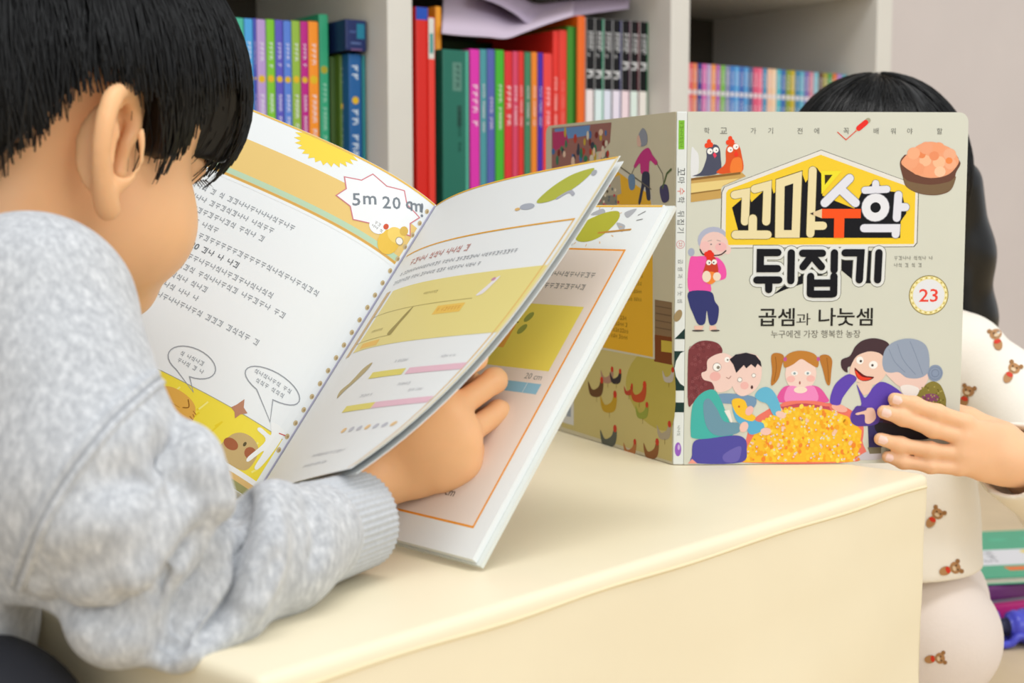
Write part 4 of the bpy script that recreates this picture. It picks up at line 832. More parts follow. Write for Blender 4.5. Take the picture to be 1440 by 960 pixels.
def add_hand(S, wrist, d, m, w, size, curls, spread=(.10, .03, -.03, -.10), thumb=None, wr=(.0165, .0125), k=.006, arm=None):
    """d: wrist to knuckles, m: back of the hand, w: thumb side; curls: per finger three bend angles towards the palm"""
    d, m, w = unit(d), unit(m), unit(w); wrist = np.array(wrist, float); s = size
    R = np.stack([d, w, m], 1)
    S.ell(wrist+d*.034*s, (.040*s, .029*s, .0135*s), R, k)
    S.ell(wrist+d*.024*s+w*.012*s-m*.006*s, (.028*s, .016*s, .012*s), R, .012)
    S.ell(wrist+d*.050*s, (.020*s, .031*s, .0118*s), R, .010)
    S.ell(wrist, (.020*s, wr[0]*s, wr[1]*s), R, .012)
    if arm is not None: S.cap(wrist, arm, .0135*s, .0125*s, .014)
    tips = []
    off = (.0245, .0085, -.0080, -.0230); L = ((.033, .021, .0165), (.037, .024, .0175), (.034, .022, .017), (.027, .0165, .015)); base = (.060, .063, .060, .053); rad = (.0075, .0078, .0074, .0066)
    for i in range(4):
        p = wrist+d*base[i]*s+w*off[i]*s; a = 0.; f = unit(d*math.cos(spread[i])+w*math.sin(spread[i])); r = rad[i]*s
        S.cap(p-d*.014*s, p, r*1.12, r*1.12, .007); last = p
        for j in range(3):
            a += curls[i][j]; q = p+(f*math.cos(a)-m*math.sin(a))*L[i][j]*s
            S.cap(p, q, r*(1-.06*j), r*(.97-.07*j), .0016 if j else .003); S.ell(p+m*0, [r*(1.07-.05*j)]*3, None, .002); last = p; p = q
        tips.append((p, unit(p-last), unit(f*math.sin(a)+m*math.cos(a)), r*.8))
    if thumb:
        P = [wrist+d*x*s+w*y*s+m*z*s for x, y, z in thumb]; S.chain(P, [.0115*s, .0095*s, .0085*s, .0075*s][:len(P)], .005)
        tips.append((P[-1], unit(P[-1]-P[-2]), unit(w), .0075*s))
    return tips
def strands_mesh(P, rad):
    """triangular tubes along P[n, k, 3]; rad[n, k]"""
    n, k, _ = P.shape; T = np.gradient(P, axis=1); T /= np.linalg.norm(T, axis=2, keepdims=True)+1e-9
    A = np.cross(T, np.array([.2, .9, .4])); A /= np.linalg.norm(A, axis=2, keepdims=True)+1e-9; B = np.cross(T, A)
    ring = np.stack([P+rad[..., None]*(A*math.cos(t)+B*math.sin(t)) for t in (0, 2.094, 4.189)], 2)
    vs = ring.reshape(-1, 3); i = np.arange(n)[:, None, None]; j = np.arange(k-1)[None, :, None]; c = np.arange(3)[None, None, :]
    b = (i*k+j)*3; q = np.stack([b+c, b+(c+1) % 3, b+3+(c+1) % 3, b+3+c], -1).reshape(-1, 4); return vs, q
def make_hair(name, fr, parent, hc, hr, zlim, n_clump, per, seed, sc=1., crown=(-.35, 0, .94), rad=.00045, drop=None, part=False, res=.0025):
    """bowl-shaped hair: a cap cut along a hairline plus combed strands lying over it"""
    rng = np.random.default_rng(seed); hc = np.array(hc)*sc; hr = np.array(hr)*sc
    S = Sculpt(fr.o-np.array([.16]*3)*sc, fr.o+np.array([.16]*3)*sc, res)
    X, Y, Z = np.meshgrid(*S.ax, indexing='ij', sparse=True); p = [X-fr.o[0], Y-fr.o[1], Z-fr.o[2]]
    lx, ly, lz = [p[0]*fr.R[0, i]+p[1]*fr.R[1, i]+p[2]*fr.R[2, i] for i in range(3)]
    qx, qy, qz = lx-hc[0], ly-hc[1], lz-hc[2]; kf = np.clip((lx/sc+.02)/.06, 0, 1); qz2 = np.where(qz < 0, qz*(.62+.55*kf), qz)
    k0 = np.sqrt((qx/hr[0])**2+(qy/hr[1])**2+(qz2/hr[2])**2); d = (k0-1)*hr.min()*.95
    psi = np.degrees(np.arctan2(ly, lx+.012*sc)); zl = zlim(psi)*sc
    f = np.maximum(d, (zl+.004*sc-lz)*.75); S.f[:] = np.minimum(S.f, f).astype(np.float32)
    cap = S.mesh(3)
    c = unit(crown); a = unit(np.array([1, 0, 0])-c*c[0]); b = np.cross(c, a); K = 12
    n = n_clump*per; phi = np.repeat(rng.uniform(-math.pi, math.pi, n_clump), per); t0 = np.repeat(rng.uniform(.02, 1.75, n_clump), per); ln = np.repeat(rng.uniform(.75, 1.35, n_clump), per)
    phi_e = phi+np.repeat(rng.normal(0, .10, n_clump), per); phi_s = phi+rng.normal(0, .05, n)/np.maximum(.25, np.sin(t0+.15)); phi_t = phi_e+rng.normal(0, .018, n)
    u = np.linspace(0, 1, K)[None, :]; ph = phi_s[:, None]*(1-u)+phi_t[:, None]*u; t = t0[:, None]+ln[:, None]*u
    dr = np.cos(t)[..., None]*c+np.sin(t)[..., None]*(np.cos(ph)[..., None]*a+np.sin(ph)[..., None]*b)
    lift = 1.004+.012*np.sin(u*math.pi)+rng.uniform(0, .016, (n, 1))-(rng.random((n, 1)) < .35)*rng.uniform(.03, .17, (n, 1))
    dl = dr.copy(); den = np.sqrt((dl[..., 0]/hr[0])**2+(dl[..., 1]/hr[1])**2+(np.where(dl[..., 2] < 0, dl[..., 2]*(.62+.55*np.clip((dl[..., 0]*.1/sc+.02)/.06, 0, 1)), dl[..., 2])/hr[2])**2)
    P = hc+dl/den[..., None]*lift[..., None]
    ps = np.degrees(np.arctan2(P[..., 1], P[..., 0]+.012*sc)); bad = P[..., 2] < (zlim(ps)*sc-rng.uniform(-.004, .013, (n, 1)))
    for j in range(1, K):                                   # strands stop at the hairline
        st = bad[:, j]; P[st, j] = P[st, j-1]+(P[st, j-1]-P[st, max(j-2, 0)])*.04
    keep = ~bad[:, :3].any(1); P = P[keep]; W = fr.o+P@fr.R.T
    R_ = rad*np.interp(np.linspace(0, 1, K), [0, .15, .75, 1], [.6, 1, .9, .12])[None, :]*rng.uniform(.7, 1.25, (len(P), 1))
    return np_mesh(name, [cap, strands_mesh(W, R_)], M_HAIR, parent)

# ------------------------------------------------------------------ the boy
def npv(v): return np.array(v[:])
def pxs(L): return [npv(at(x, y, Y)) for x, y, Y in L]
HS = .955
yaw, pit, rol = math.radians(52), math.radians(12), math.radians(-3)
fwd = np.array([math.cos(yaw)*math.cos(pit), math.sin(yaw)*math.cos(pit), -math.sin(pit)]); upv = np.array([math.cos(yaw)*math.sin(pit), math.sin(yaw)*math.sin(pit), math.cos(pit)])
sid = np.cross(upv, fwd); upv = upv*math.cos(rol)+sid*math.sin(rol)
HB = Frame((0, 0, 0), fwd, upv); ear = npv(at(148, 203, .725)); HB.o = ear-HB.R@(np.array([-.012, -.074, 0])*HS)
chest = np.array([-.285, .715, .372]); neckb = HB(-.045, 0, -.075)*.45+chest*.55
S = Sculpt(HB.o-[.17, .17, .30], HB.o+[.17, .17, .145], .0021)
add_head(S, HB, HS)
S.cap(HB(-.022, 0, -.02), HB(-.05, 0, -.115), .044, .046, .025); S.cap(HB(-.05, 0, -.115), chest, .046, .05, .03); S.ell(chest, (.06, .055, .055), None, .03)
head = S.mesh(2)
# right arm and hand, inside the page
wr = npv(bk(.122, .022, .022)); hd = unit(npv(RR*.72+UU*.69)); hw = npv(NN*.80-RR*.40+UU*.42); hw = unit(hw-hd*(hw@hd)); hm = np.cross(hd, hw)
if hm@npv(RR) < 0: hm = -hm
elb = npv(at(165, 868, .592)); elb = elb+(wr-elb)*.12
S = Sculpt(np.minimum(wr, elb)-.06, np.maximum(wr, elb)+[.12, .13, .11], .0016)
btips = add_hand(S, wr, hd, hm, hw, .93, [(.40, 1.55, .9), (.80, 1.5, .8), (.95, 1.5, .8), (1.1, 1.4, .8)], (.10, .03, -.02, -.05),
         thumb=[(.010, .018, -.010), (.030, .030, -.022), (.052, .030, -.034), (.070, .022, -.040)], arm=elb)
armR = S.mesh(2)
# left arm behind the book, hand on its outer edge
shl = chest+np.array([-.075, .066, .01]); ell_ = np.array([-.372, .865, .335]); lh = npv(left_board(.02)(PW-.035, .075))
wl = lh+np.array([-.05, -.012, -.045])
S = Sculpt(np.min([shl, ell_, lh], 0)-.07, np.max([shl, ell_, lh], 0)+.09, .0024)
S.cap(chest, shl, .05, .034, .02); S.cap(shl, ell_, .032, .024, .012); S.cap(ell_, wl, .022, .0145, .012)
ldir = unit(lh-wl); lb_n = npv(bk(0, math.cos(ca), 0)-bk(0, 0, 0))+npv(bk(math.sin(ca), 0, 0)-bk(0, 0, 0)); lb_n = unit(lb_n)
add_hand(S, wl, ldir, -lb_n, unit(np.cross(ldir, lb_n)), .9, [(.1, .25, .15)]*4, thumb=[(.01, .018, .006), (.03, .03, .02), (.052, .03, .036), (.066, .026, .040)])
armL = S.mesh(2)
boy = np_mesh('person', [head, armR, armL], M_SKIN)
tag(boy, 'black-haired child in a grey sweatshirt bent over an open picture book', 'person')
# hair
def zl_boy(psi):
    a_ = np.abs(psi); return np.interp(a_, [0, 20, 27, 33, 40, 50, 55, 60, 66, 71, 78, 90, 104, 118, 135, 155, 180], [.018, .014, .007, .030, .056, .062, .042, -.004, .000, .024, .035, .037, .032, .000, -.034, -.058, -.062])
make_hair('hair', HB, boy, (.002, 0, .043), (.117, .089, .096), zl_boy, 1500, 5, 4, sc=HS)
# lashes of the lowered eyes
for y in (-1, 1):
    vs = []; fs = []
    for i in range(9):
        t = (i/8-.5)*.026; p0 = HB(*(np.array([.0865-abs(t)*.25, y*.029+t, .001])*HS)); p1 = p0+HB.R@np.array([.0045, (t)*.25, -.0035]); b_ = len(vs)
        sd = HB.R@np.array([0, .0007, 0]); vs += [p0-sd, p0+sd, p1, p0+HB.R@np.array([0, 0, .0009])]; fs += [(b_, b_+1, b_+2), (b_+1, b_+3, b_+2), (b_+3, b_, b_+2)]
    mesh_obj('eyelashes', vs, fs, M_HAIR, boy)

# ------------------------------------------------------------------ grey sweatshirt
def heather(name, c0, c1, c2, scale=150, rot=(0, .4, .9), stretch=(1, 1, .16)):
    m = bpy.data.materials.new(name); m.use_nodes = True; nt = m.node_tree; b = nt.nodes['Principled BSDF']; b.inputs['Roughness'].default_value = .9; b.inputs['Specular IOR Level'].default_value = .1; b.inputs['Sheen Weight'].default_value = .25
    tc = nt.nodes.new('ShaderNodeTexCoord'); mp = nt.nodes.new('ShaderNodeMapping'); mp.inputs['Rotation'].default_value = rot; mp.inputs['Scale'].default_value = stretch; nt.links.new(tc.outputs['Object'], mp.inputs[0])
    n = nt.nodes.new('ShaderNodeTexNoise'); n.inputs['Scale'].default_value = scale; n.inputs['Detail'].default_value = 6; n.inputs['Roughness'].default_value = .7; nt.links.new(mp.outputs[0], n.inputs[0])
    r = nt.nodes.new('ShaderNodeValToRGB'); e = r.color_ramp.elements; e[0].position = .36; e[0].color = (*lin(c0), 1); e[1].position = .68; e[1].color = (*lin(c2), 1); x = e.new(.52); x.color = (*lin(c1), 1)
    nt.links.new(n.outputs[0], r.inputs[0]); nt.links.new(r.outputs[0], b.inputs['Base Color'])
    n2 = nt.nodes.new('ShaderNodeTexNoise'); n2.inputs['Scale'].default_value = 900; nt.links.new(tc.outputs['Object'], n2.inputs[0]); bp = nt.nodes.new('ShaderNodeBump'); bp.inputs['Strength'].default_value = .25; bp.inputs['Distance'].default_value = .001
    nt.links.new(n2.outputs[0], bp.inputs['Height']); nt.links.new(bp.outputs[0], b.inputs['Normal']); return m
M_GREY = heather('grey_heather', '#aaadb2', '#bfc2c6', '#d9dbde', 300, stretch=(1, 1, .38), rot=(.3, .9, .6))
def R_(px, Y): return px*Y/FPX
S = Sculpt((-.50, .46, .08), (-.05, .85, .50), .0018)
def ball(x, y, Y, rpx, k=.02): S.ell(npv(at(x, y, Y)), [R_(rpx, Y)]*3, None, k)
def limb(L, k=.02): S.chain(pxs([(x, y, Y) for x, y, Y, r in L]), [R_(r, Y) for x, y, Y, r in L], k)
belly = np.array([-.296, .628, .268]); hips = np.array([-.372, .560, .17])
S.cap(chest, belly, .068, .066, .03); S.cap(belly, hips, .066, .080, .03); S.cap(chest+np.array([.03, -.02, -.01]), shl+np.array([0, 0, -.02]), .052, .042, .03); S.cap(shl, ell_, .044, .036, .02); S.cap(ell_, ell_+(wl-ell_)*.7, .036, .026, .02)
limb([(-40, 478, .685, 150), (42, 448, .660, 137)], .02); limb([(42, 448, .660, 137), (88, 560, .634, 122), (132, 686, .612, 134)], .02); limb([(132, 686, .612, 134), (188, 775, .602, 106)], .02)
limb([(-40, 620, .66, 150), (50, 700, .63, 120)], .03); limb([(-90, 740, .68, 110), (-75, 880, .66, 100), (-90, 1010, .645, 100)], .02)
# forearm, from the elbow resting on the table to the cuff
limb([(168, 862, .596, 80), (300, 816, .628, 88), (390, 775, .664, 86), (438, 752, .690, 76)], .010)
ball(258, 664, .615, 52, .010); limb([(258, 640, .617, 48), (285, 760, .612, 40)], .010)          # fold hanging over the bend of the arm
limb([(385, 716, .66, 42), (360, 800, .632, 40)], .008); limb([(250, 905, .592, 44), (330, 862, .618, 40)], .010)
limb([(30, 818, .606, 30), (150, 836, .590, 24), (215, 816, .588, 22)], .008)                       # lower rim of the upper sleeve
shirt = np_mesh('sweatshirt', [S.mesh(2)], M_GREY, boy)
tag(shirt, 'light grey heather sweatshirt')
# drop-shoulder seam: a raised double band lying on the cloth
bpy.context.view_layer.update()
def on_cloth(ob, px, py):
    d = ray(px, py).normalized(); inv = ob.matrix_world.inverted(); ok, loc, nor, idx = ob.ray_cast(inv@CAM, (inv.to_3x3()@d)); return (ob.matrix_world@loc, ob.matrix_world.to_3x3()@nor) if ok else (None, None)
def band_on(name, ob, pts, half, lift, m):
    P = [on_cloth(ob, float(x), float(y)) for x, y in spline(pts, 10)]; P = [q for q in P if q[0] is not None]; vs = []; fs = []
    for i, (p, n_) in enumerate(P):
        t = (P[min(i+1, len(P)-1)][0]-P[max(i-1, 0)][0]).normalized(); sd = t.cross(n_).normalized()
        for k_, (o_, l_) in enumerate(((-1, -.3), (-.75, 1), (-.25, .75), (0, .2), (.25, .75), (.75, 1), (1, -.3))): vs.append(p+sd*(half*o_)+n_*(lift*l_))
    for i in range(len(P)-1):
        for k_ in range(6): fs.append((i*7+k_, i*7+k_+1, i*7+8+k_, i*7+7+k_))
    return mesh_obj(name, vs, fs, m, ob, True)
def fold(ob, pts, amp, w_, ends=True):
    """press a crease (amp > 0) or raise a ridge (amp < 0) into the cloth along a line"""
    P = [on_cloth(ob, float(x), float(y))[0] for x, y in spline(pts, 6)]; P = np.array([q[:] for q in P if q is not None])
    if len(P) < 3: return
    me = ob.data; n_ = len(me.vertices); v = np.empty(n_*3, np.float32); me.vertices.foreach_get('co', v); v = v.reshape(-1, 3); nr = np.empty(n_*3, np.float32); me.vertices.foreach_get('normal', nr); nr = nr.reshape(-1, 3)
    sel = ((v > P.min(0)-3*w_) & (v < P.max(0)+3*w_)).all(1); idx = np.nonzero(sel)[0]; q = v[idx]; best = np.full(len(idx), 9., np.float32); tt = np.zeros(len(idx))
    for i in range(len(P)-1):
        a_, b_ = P[i], P[i+1]; ab = b_-a_; t = np.clip(((q-a_)@ab)/(ab@ab+1e-12), 0, 1); d_ = np.linalg.norm(q-a_-t[:, None]*ab, axis=1); m_ = d_ < best; best[m_] = d_[m_]; tt[m_] = (i+t[m_])/(len(P)-1)
    env = np.sin(np.clip(tt, .02, .98)*math.pi)**.5 if ends else 1.
    v[idx] -= nr[idx]*(amp*env*np.exp(-(best/w_)**2))[:, None]; me.vertices.foreach_set('co', v.ravel()); me.update(); bpy.context.view_layer.update()
for pts, amp, w_ in (
    ([(318, 680), (322, 730), (300, 800), (262, 860), (225, 925)], .010, .0060), ([(300, 640), (305, 720), (275, 800), (235, 850)], -.005, .010),
    ([(345, 700), (352, 750), (345, 800), (325, 860), (290, 900)], .010, .0050), ([(372, 690), (382, 750), (372, 810), (340, 870)], -.005, .008),
    ([(398, 770), (388, 800), (366, 850)], .004, .0045),
    ([(55, 846), (110, 858), (160, 856), (205, 845), (232, 828)], .011, .0055), ([(40, 822), (110, 832), (180, 826), (225, 800)], -.004, .009), ([(210, 850), (255, 800), (292, 740)], .006, .006),
    ([(262, 578), (240, 610), (238, 660), (258, 690)], .008, .006), ([(225, 590), (212, 640), (225, 700)], -.004, .009),
    ([(128, 690), (190, 668), (240, 690)], .0035, .009), ([(60, 770), (130, 740), (210, 745)], -.003, .012), ([(215, 925), (262, 890), (300, 835)], .004, .005), ([(430, 700), (452, 750), (440, 800)], .003, .005), ([(120, 905), (170, 880), (225, 878)], .003, .008)):
    fold(shirt, pts, amp*1.9, w_*1.0)
_me = shirt.data; _v = np.empty(len(_me.vertices)*3, np.float32); _me.vertices.foreach_get('co', _v); _v = _v.reshape(-1, 3).astype(float); _e = np.empty(len(_me.edges)*2, np.int32); _me.edges.foreach_get('vertices', _e); _e = _e.reshape(-1, 2)
_ct = np.bincount(_e.ravel(), minlength=len(_v))
for _ in range(3):
    _s = np.stack([np.bincount(_e[:, 0], _v[_e[:, 1], k], len(_v))+np.bincount(_e[:, 1], _v[_e[:, 0], k], len(_v)) for k in range(3)], 1); _v = _v*.45+.55*_s/np.maximum(_ct, 1)[:, None]
_me.vertices.foreach_set('co', _v.astype(np.float32).ravel()); _me.update(); bpy.context.view_layer.update()
band_on('shoulder_seam', shirt, [(243, 516), (205, 546), (150, 598), (95, 668), (55, 740), (24, 822)], .0044, .0020, M_GREY)
_P = [on_cloth(shirt, float(x), float(y)) for x, y in spline([(243, 516), (205, 546), (150, 598), (95, 668), (55, 740), (24, 822)], 10)]
vs, fs = tube([p+n*.0008 for p, n in _P if p is not None], .0006, 6); mesh_obj('seam_stitch', vs, fs, mat('grey_thread', '#a2a5aa', .9), shirt, True)
# ribbed cuff
c0, c1 = npv(at(436, 754, .690)), npv(at(514, 729, .728)); ax = unit(c1-c0); ua = unit(np.cross(ax, [0, 0, 1])); va = np.cross(ax, ua); vs = []; fs = []; NR = 184
prof = [(-.10, 1.0), (.0, 1.04), (.10, 1.02), (.3, 1.0), (.6, .985), (.88, .97), (.97, .965), (1.0, .93), (.98, .86), (.7, .82)]; RC = R_(70, .712)
for t, rr_ in prof:
    for j in range(NR):
        th = 2*math.pi*j/NR; rib = .00055*math.cos(46*th) if rr_ > .9 else 0; r = RC*rr_+rib
        vs.append(c0+(c1-c0)*t*1.0+(ua*math.cos(th)*.93+va*math.sin(th)*1.03)*r)
for i in range(len(prof)-1):
    for j in range(NR): fs.append((i*NR+j, i*NR+(j+1) % NR, (i+1)*NR+(j+1) % NR, (i+1)*NR+j))
mesh_obj('cuff', vs, fs, mat('grey_rib', '#c0c3c7', .9, .1, .06, 500), shirt, True)
# dark trousers, kneeling on the floor left of the table
S = Sculpt((-.75, .25, -.01), (-.15, .85, .28), .004); tdv = npv(TD); tnv = npv(TN)
for hp, kn, ft in ((hips+np.array([.0, -.035, -.03]), np.array([-.236, .598, .222]), np.array([-.262, .590, .045])), (hips+np.array([-.03, .05, -.04]), np.array([-.318, .672, .060]), np.array([-.50, .56, .045]))):
    S.cap(hp, kn, .066, .050, .02); S.cap(kn, ft, .048, .036, .02); S.ell(ft+np.array([.02, .01, -.012]), (.05, .04, .032), None, .02)
np_mesh('trousers', [S.mesh(2)], mat('dark_trousers', '#33343a', .85, .15), boy)
# ------------------------------------------------------------------ the girl behind the upright book
GS = .93
top = npv(at(1240, 113, 1.27)); HG = Frame((0, 0, 0), (-.10, -.93, -.34), (-.03, -.30, .95)); HG.o = top-HG.R@(np.array([0, 0, .134])*GS)
gch = npv(at(1242, 560, 1.29)); gbe = npv(at(1240, 800, 1.27)); ghip = np.array([gbe[0], 1.29, .085])
S = Sculpt(HG.o-[.16, .16, .27], HG.o+[.16, .16, .15], .0026); add_head(S, HG, GS)
S.cap(HG(-.02, 0, -.03), HG(-.035, 0, -.11), .038, .038, .02); S.cap(HG(-.035, 0, -.11), gch, .038, .05, .03); S.ell(gch, (.07, .05, .05), None, .03)
ghead = S.mesh(2)
# left hand, fingers laid over the front of the cover
fy = .0085
def fc(px, py, off): d = ray(px, py); q = F0+FN*off; return npv(CAM+d*((q-CAM).dot(FN)/d.dot(FN)))
wr2 = fc(1436, 652, .014)+np.array([.0, .022, 0]); kc = fc(1358, 626, .012); gd = unit(kc-wr2); gw = unit(np.array([.10, 0, 1])-gd*(np.array([.10, 0, 1])@gd)); gm = np.cross(gw, gd)
if gm[1] > 0: gm = -gm
S = Sculpt(fc(1200, 700, 0)-[.01, .07, .02], fc(1470, 500, 0)+[.08, .09, .01], .0015)
gel = npv(at(1500, 700, 1.14))
SG = 1.02
S.ell(wr2+gd*.024*SG, (.034*SG, .0225*SG, .0115*SG), np.stack([gd, gw, gm], 1), .008); S.ell(wr2, (.022, .018, .0135), np.stack([gd, gw, gm], 1), .012)
S.cap(wr2, wr2+(gel-wr2)*.35, .0165, .0185, .012); S.cap(wr2+(gel-wr2)*.35, gel, .0185, .0165, .012)
gt = []
for kx, ky, mx, my, dx, dy, tx, ty, r in ((1358, 594, 1318, 580, 1286, 569, 1258, 561, .0058), (1356, 615, 1312, 603, 1270, 587, 1243, 579, .0060), (1352, 638, 1308, 633, 1266, 625, 1238, 617, .0057), (1348, 658, 1308, 655, 1270, 649, 1248, 642, .0051)):
    K_ = fc(kx, ky, .0125); P = [K_, fc(mx, my, .0135), fc(dx, dy, .0095), fc(tx, ty, .0060)]
    S.cap(wr2+gd*.018, K_, .0095, r*1.2, .006)
    for i in range(3): S.cap(P[i], P[i+1], r*(1.08-.06*i), r*(1.02-.07*i), .0018)
    for i in (1, 2): S.ell(P[i], [r*1.09]*3, None, .003)
    gt.append((P[3], unit(P[3]-P[2]), r*.85))
thp = [wr2+gd*.012+gw*.014+np.array([0, .006, 0]), fc(1362, 592, -.012)+np.array([0, .004, 0]), fc(1335, 582, -.0165), fc(1312, 578, -.0155)]; S.chain(thp, [.0115, .0095, .0085, .0075], .006)
gh = S.mesh(2)
# right arm behind the book
S = Sculpt((.13, 1.05, .15), (.56, 1.40, .50), .003); gsl = npv(at(1352, 512, 1.26)); S.cap(gch, gsl, .04, .03, .02); S.cap(gsl, npv(at(1402, 552, 1.22)), .03, .024, .01); S.cap(npv(at(1402, 552, 1.22)), gel, .024, .018, .01); S.cap(gel, wr2+(gel-wr2)*.35, .017, .0175, .01); S.cap(gch, HG(-.035, 0, -.11), .045, .036, .02); gsr = gch+np.array([-.085, 0, .03]); ger = np.array([.200, 1.235, .33]); gwr = npv(SP+BX*.13+BN*-.03+UP*.10)
S.cap(gch, gsr, .04, .03, .02); S.cap(gsr, ger, .028, .022, .01); S.cap(ger, gwr, .022, .014, .01)
add_hand(S, gwr, unit(npv(BX)*.2+npv(-BN)*-.75+np.array([0, 0, .1])), unit(npv(BX)), np.array([0, 0, 1.]), .85, [(.2, .5, .3)]*4)
ga = S.mesh(2)
girl = np_mesh('person', [ghead, gh, ga], M_SKIN2)
tag(girl, 'black-haired child in a white bear-print shirt hidden behind the upright picture book', 'person')
M_NAIL = mat('fingernail', '#f6cfc0', .25, .5)
for p_, dd, r in gt:
    mn = npv(FN); sdv = unit(np.cross(dd, mn)); vs = []; fs = []
    c_ = p_-dd*r*.15+mn*r*.80
    for i in range(5):
        for j in range(5): u_, v_ = (i/4-.5)*2, (j/4-.5)*2; e_ = math.sqrt(max(0, 1-.5*u_*u_*(1 if abs(v_) > .9 else .2))); vs.append(c_+dd*(v_*r*.75*e_)+sdv*(u_*r*.62)+mn*(r*.34*(1-.8*u_*u_)-r*.10*v_*v_+.0001))
    for i in range(4):
        for j in range(4): fs.append((i*5+j, i*5+j+1, (i+1)*5+j+1, (i+1)*5+j))
    o_ = mesh_obj('fingernail', vs, fs, M_NAIL, girl, True)
for nm in (1,):
    for y in (-1, 1):
        vs = []; fs = []
        for i in range(9):
            t = (i/8-.5)*.024; p0 = HG(*(np.array([.087-abs(t)*.25, y*.029+t, .001])*GS)); p1 = p0+HG.R@np.array([.005, t*.2, -.004]); b_ = len(vs); sd = HG.R@np.array([0, .0007, 0]); vs += [p0-sd, p0+sd, p1, p0+HG.R@np.array([0, 0, .0009])]; fs += [(b_, b_+1, b_+2), (b_+1, b_+3, b_+2), (b_+3, b_, b_+2)]
        mesh_obj('eyelashes', vs, fs, M_HAIR, girl)
# hair: fringe, and long straight sides down to the shoulders
def zl_girl(psi): a_ = np.abs(psi); return np.interp(a_, [0, 12, 40, 55, 65, 90, 130, 180], [.030, .024, .016, .0, -.05, -.085, -.09, -.09])
hair2 = make_hair('hair', HG, girl, (-.004, 0, .040), (.099, .090, .096), zl_girl, 420, 8, 9, sc=GS, crown=(-.15, 0, .99))
S = Sculpt(HG.o-[.15, .15, .22], HG.o+[.15, .15, .12], .0026)
for y in (-1, 1):
    S.chain([HG(*(np.array(q)*GS)) for q in ((.0, y*.078, .03), (.005, y*.090, -.04), (.008, y*.099, -.11), (.014, y*.106, -.165))], [.024, .026, .026, .018], .02)
S.chain([HG(*(np.array(q)*GS)) for q in ((-.06, 0, .02), (-.075, 0, -.06), (-.07, 0, -.15))], [.05, .05, .035], .03); S.ell(HG(-.055, 0, -.075), (.04, .085, .095), HG.R, .03)
lockm = S.mesh(2); rg2 = np.random.default_rng(2); n_ = 900; K = 10; u = np.linspace(0, 1, K); P = np.zeros((n_, K, 3))
for i in range(n_):
    y = 1 if i % 2 else -1; th = rg2.uniform(-1.2, 2.6); rr_ = rg2.uniform(.9, 1.06)
    path = np.array([(.0, y*.078, .03), (.005, y*.090, -.04), (.008, y*.099, -.11), (.014, y*.106, -.168-rg2.uniform(0, .012))]); rd = np.array([.024, .026, .026, .017])*rr_
    ctr = np.stack([np.interp(u, [0, .33, .66, 1], path[:, k]) for k in range(3)], 1); r_ = np.interp(u, [0, .33, .66, 1], rd)
    P[i] = ctr+np.stack([np.cos(th)*r_*1.0, y*np.sin(th)*r_, 0*r_], 1)
W = HG.o+(P*GS)@HG.R.T
np_mesh('long_hair', [lockm, strands_mesh(W, np.full((n_, K), .0005)*np.linspace(1, .3, K))], M_HAIR, hair2)
# white shirt with a small bear print
M_SHIRT = mat('shirt_white', '#f6f0e4', .85, .15, .015, 30, .1, 300)
S = Sculpt((.12, 1.02, .08), (.56, 1.42, .47), .003)
def ball2(L, k=.02): S.chain(pxs([(x, y, Y) for x, y, Y, r in L]), [R_(r, Y) for x, y, Y, r in L], k)
ball2([(1250, 500, 1.29, 90), (1248, 600, 1.29, 112), (1245, 720, 1.27, 122), (1245, 790, 1.255, 134)], .02); ball2([(1250, 480, 1.29, 80), (1345, 505, 1.27, 62)], .02)
ball2([(1352, 512, 1.26, 66), (1402, 552, 1.22, 62), (1470, 640, 1.16, 66), (1500, 700, 1.14, 68)], .02); S.cap(gel, wr2-(gel-wr2)*.1, .036, .030, .015)
S.cap(gch, gsr, .055, .045, .02); S.cap(gsr, ger, .045, .036, .02); S.cap(ger, ger+(gwr-ger)*.6, .036, .028, .015)
axs = unit(wr2-gel); pcut = wr2+(gel-wr2)*.02; bx = S.box(pcut-.085, pcut+.085)
gX, gY, gZ = bx[1]; pd = (gX-pcut[0])*axs[0]+(gY-pcut[1])*axs[1]+(gZ-pcut[2])*axs[2]; far = np.sqrt((gX-pcut[0])**2+(gY-pcut[1])**2+(gZ-pcut[2])**2)
S.f[bx[0]] = np.where(far < .055, np.maximum(S.f[bx[0]], pd), S.f[bx[0]]).astype(np.float32); S.cap(pcut-axs*.02, pcut+axs*.04, .0255, .0265, .003, 'sub')
zc = npv(at(1340, 818, 1.18))[2]; zz = S.ax[2][None, None, :]; S.f[:] = np.maximum(S.f, ((zc-zz)*np.ones_like(S.f)).astype(np.float32))
shirt2 = np_mesh('shirt', [S.mesh(2)], M_SHIRT, girl); tag(shirt2, 'white shirt printed with small brown bears')
M_LEG = mat('leggings_pale', '#efe4dd', .85, .15, .015, 30, .1, 300)
S = Sculpt((.16, 1.06, -.01), (.56, 1.48, .19), .0035); hp = np.array([gbe[0], 1.28, .10])
S.ell(hp, (.10, .08, .075), None, .02)
for L in ([(1255, 862, 1.26, 98), (1318, 888, 1.215, 72)], ): S.chain(pxs([(x, y, Y) for x, y, Y, r in L]), [R_(r, Y) for x, y, Y, r in L], .02)
kn = npv(at(1318, 898, 1.215)); S.cap(kn, np.array([kn[0]-.06, kn[1]+.10, .045]), .043, .040, .03); S.cap(kn, np.array([kn[0]-.02, kn[1]-.0, .045]), .044, .042, .03)
kn2 = np.array([.20, 1.23, .075]); S.cap(hp+np.array([-.05, 0, 0]), kn2, .068, .05, .02); S.cap(kn2, np.array([.25, 1.33, .045]), .048, .040, .03)
legs = np_mesh('leggings', [S.mesh(2)], M_LEG, girl)
bpy.context.view_layer.update()
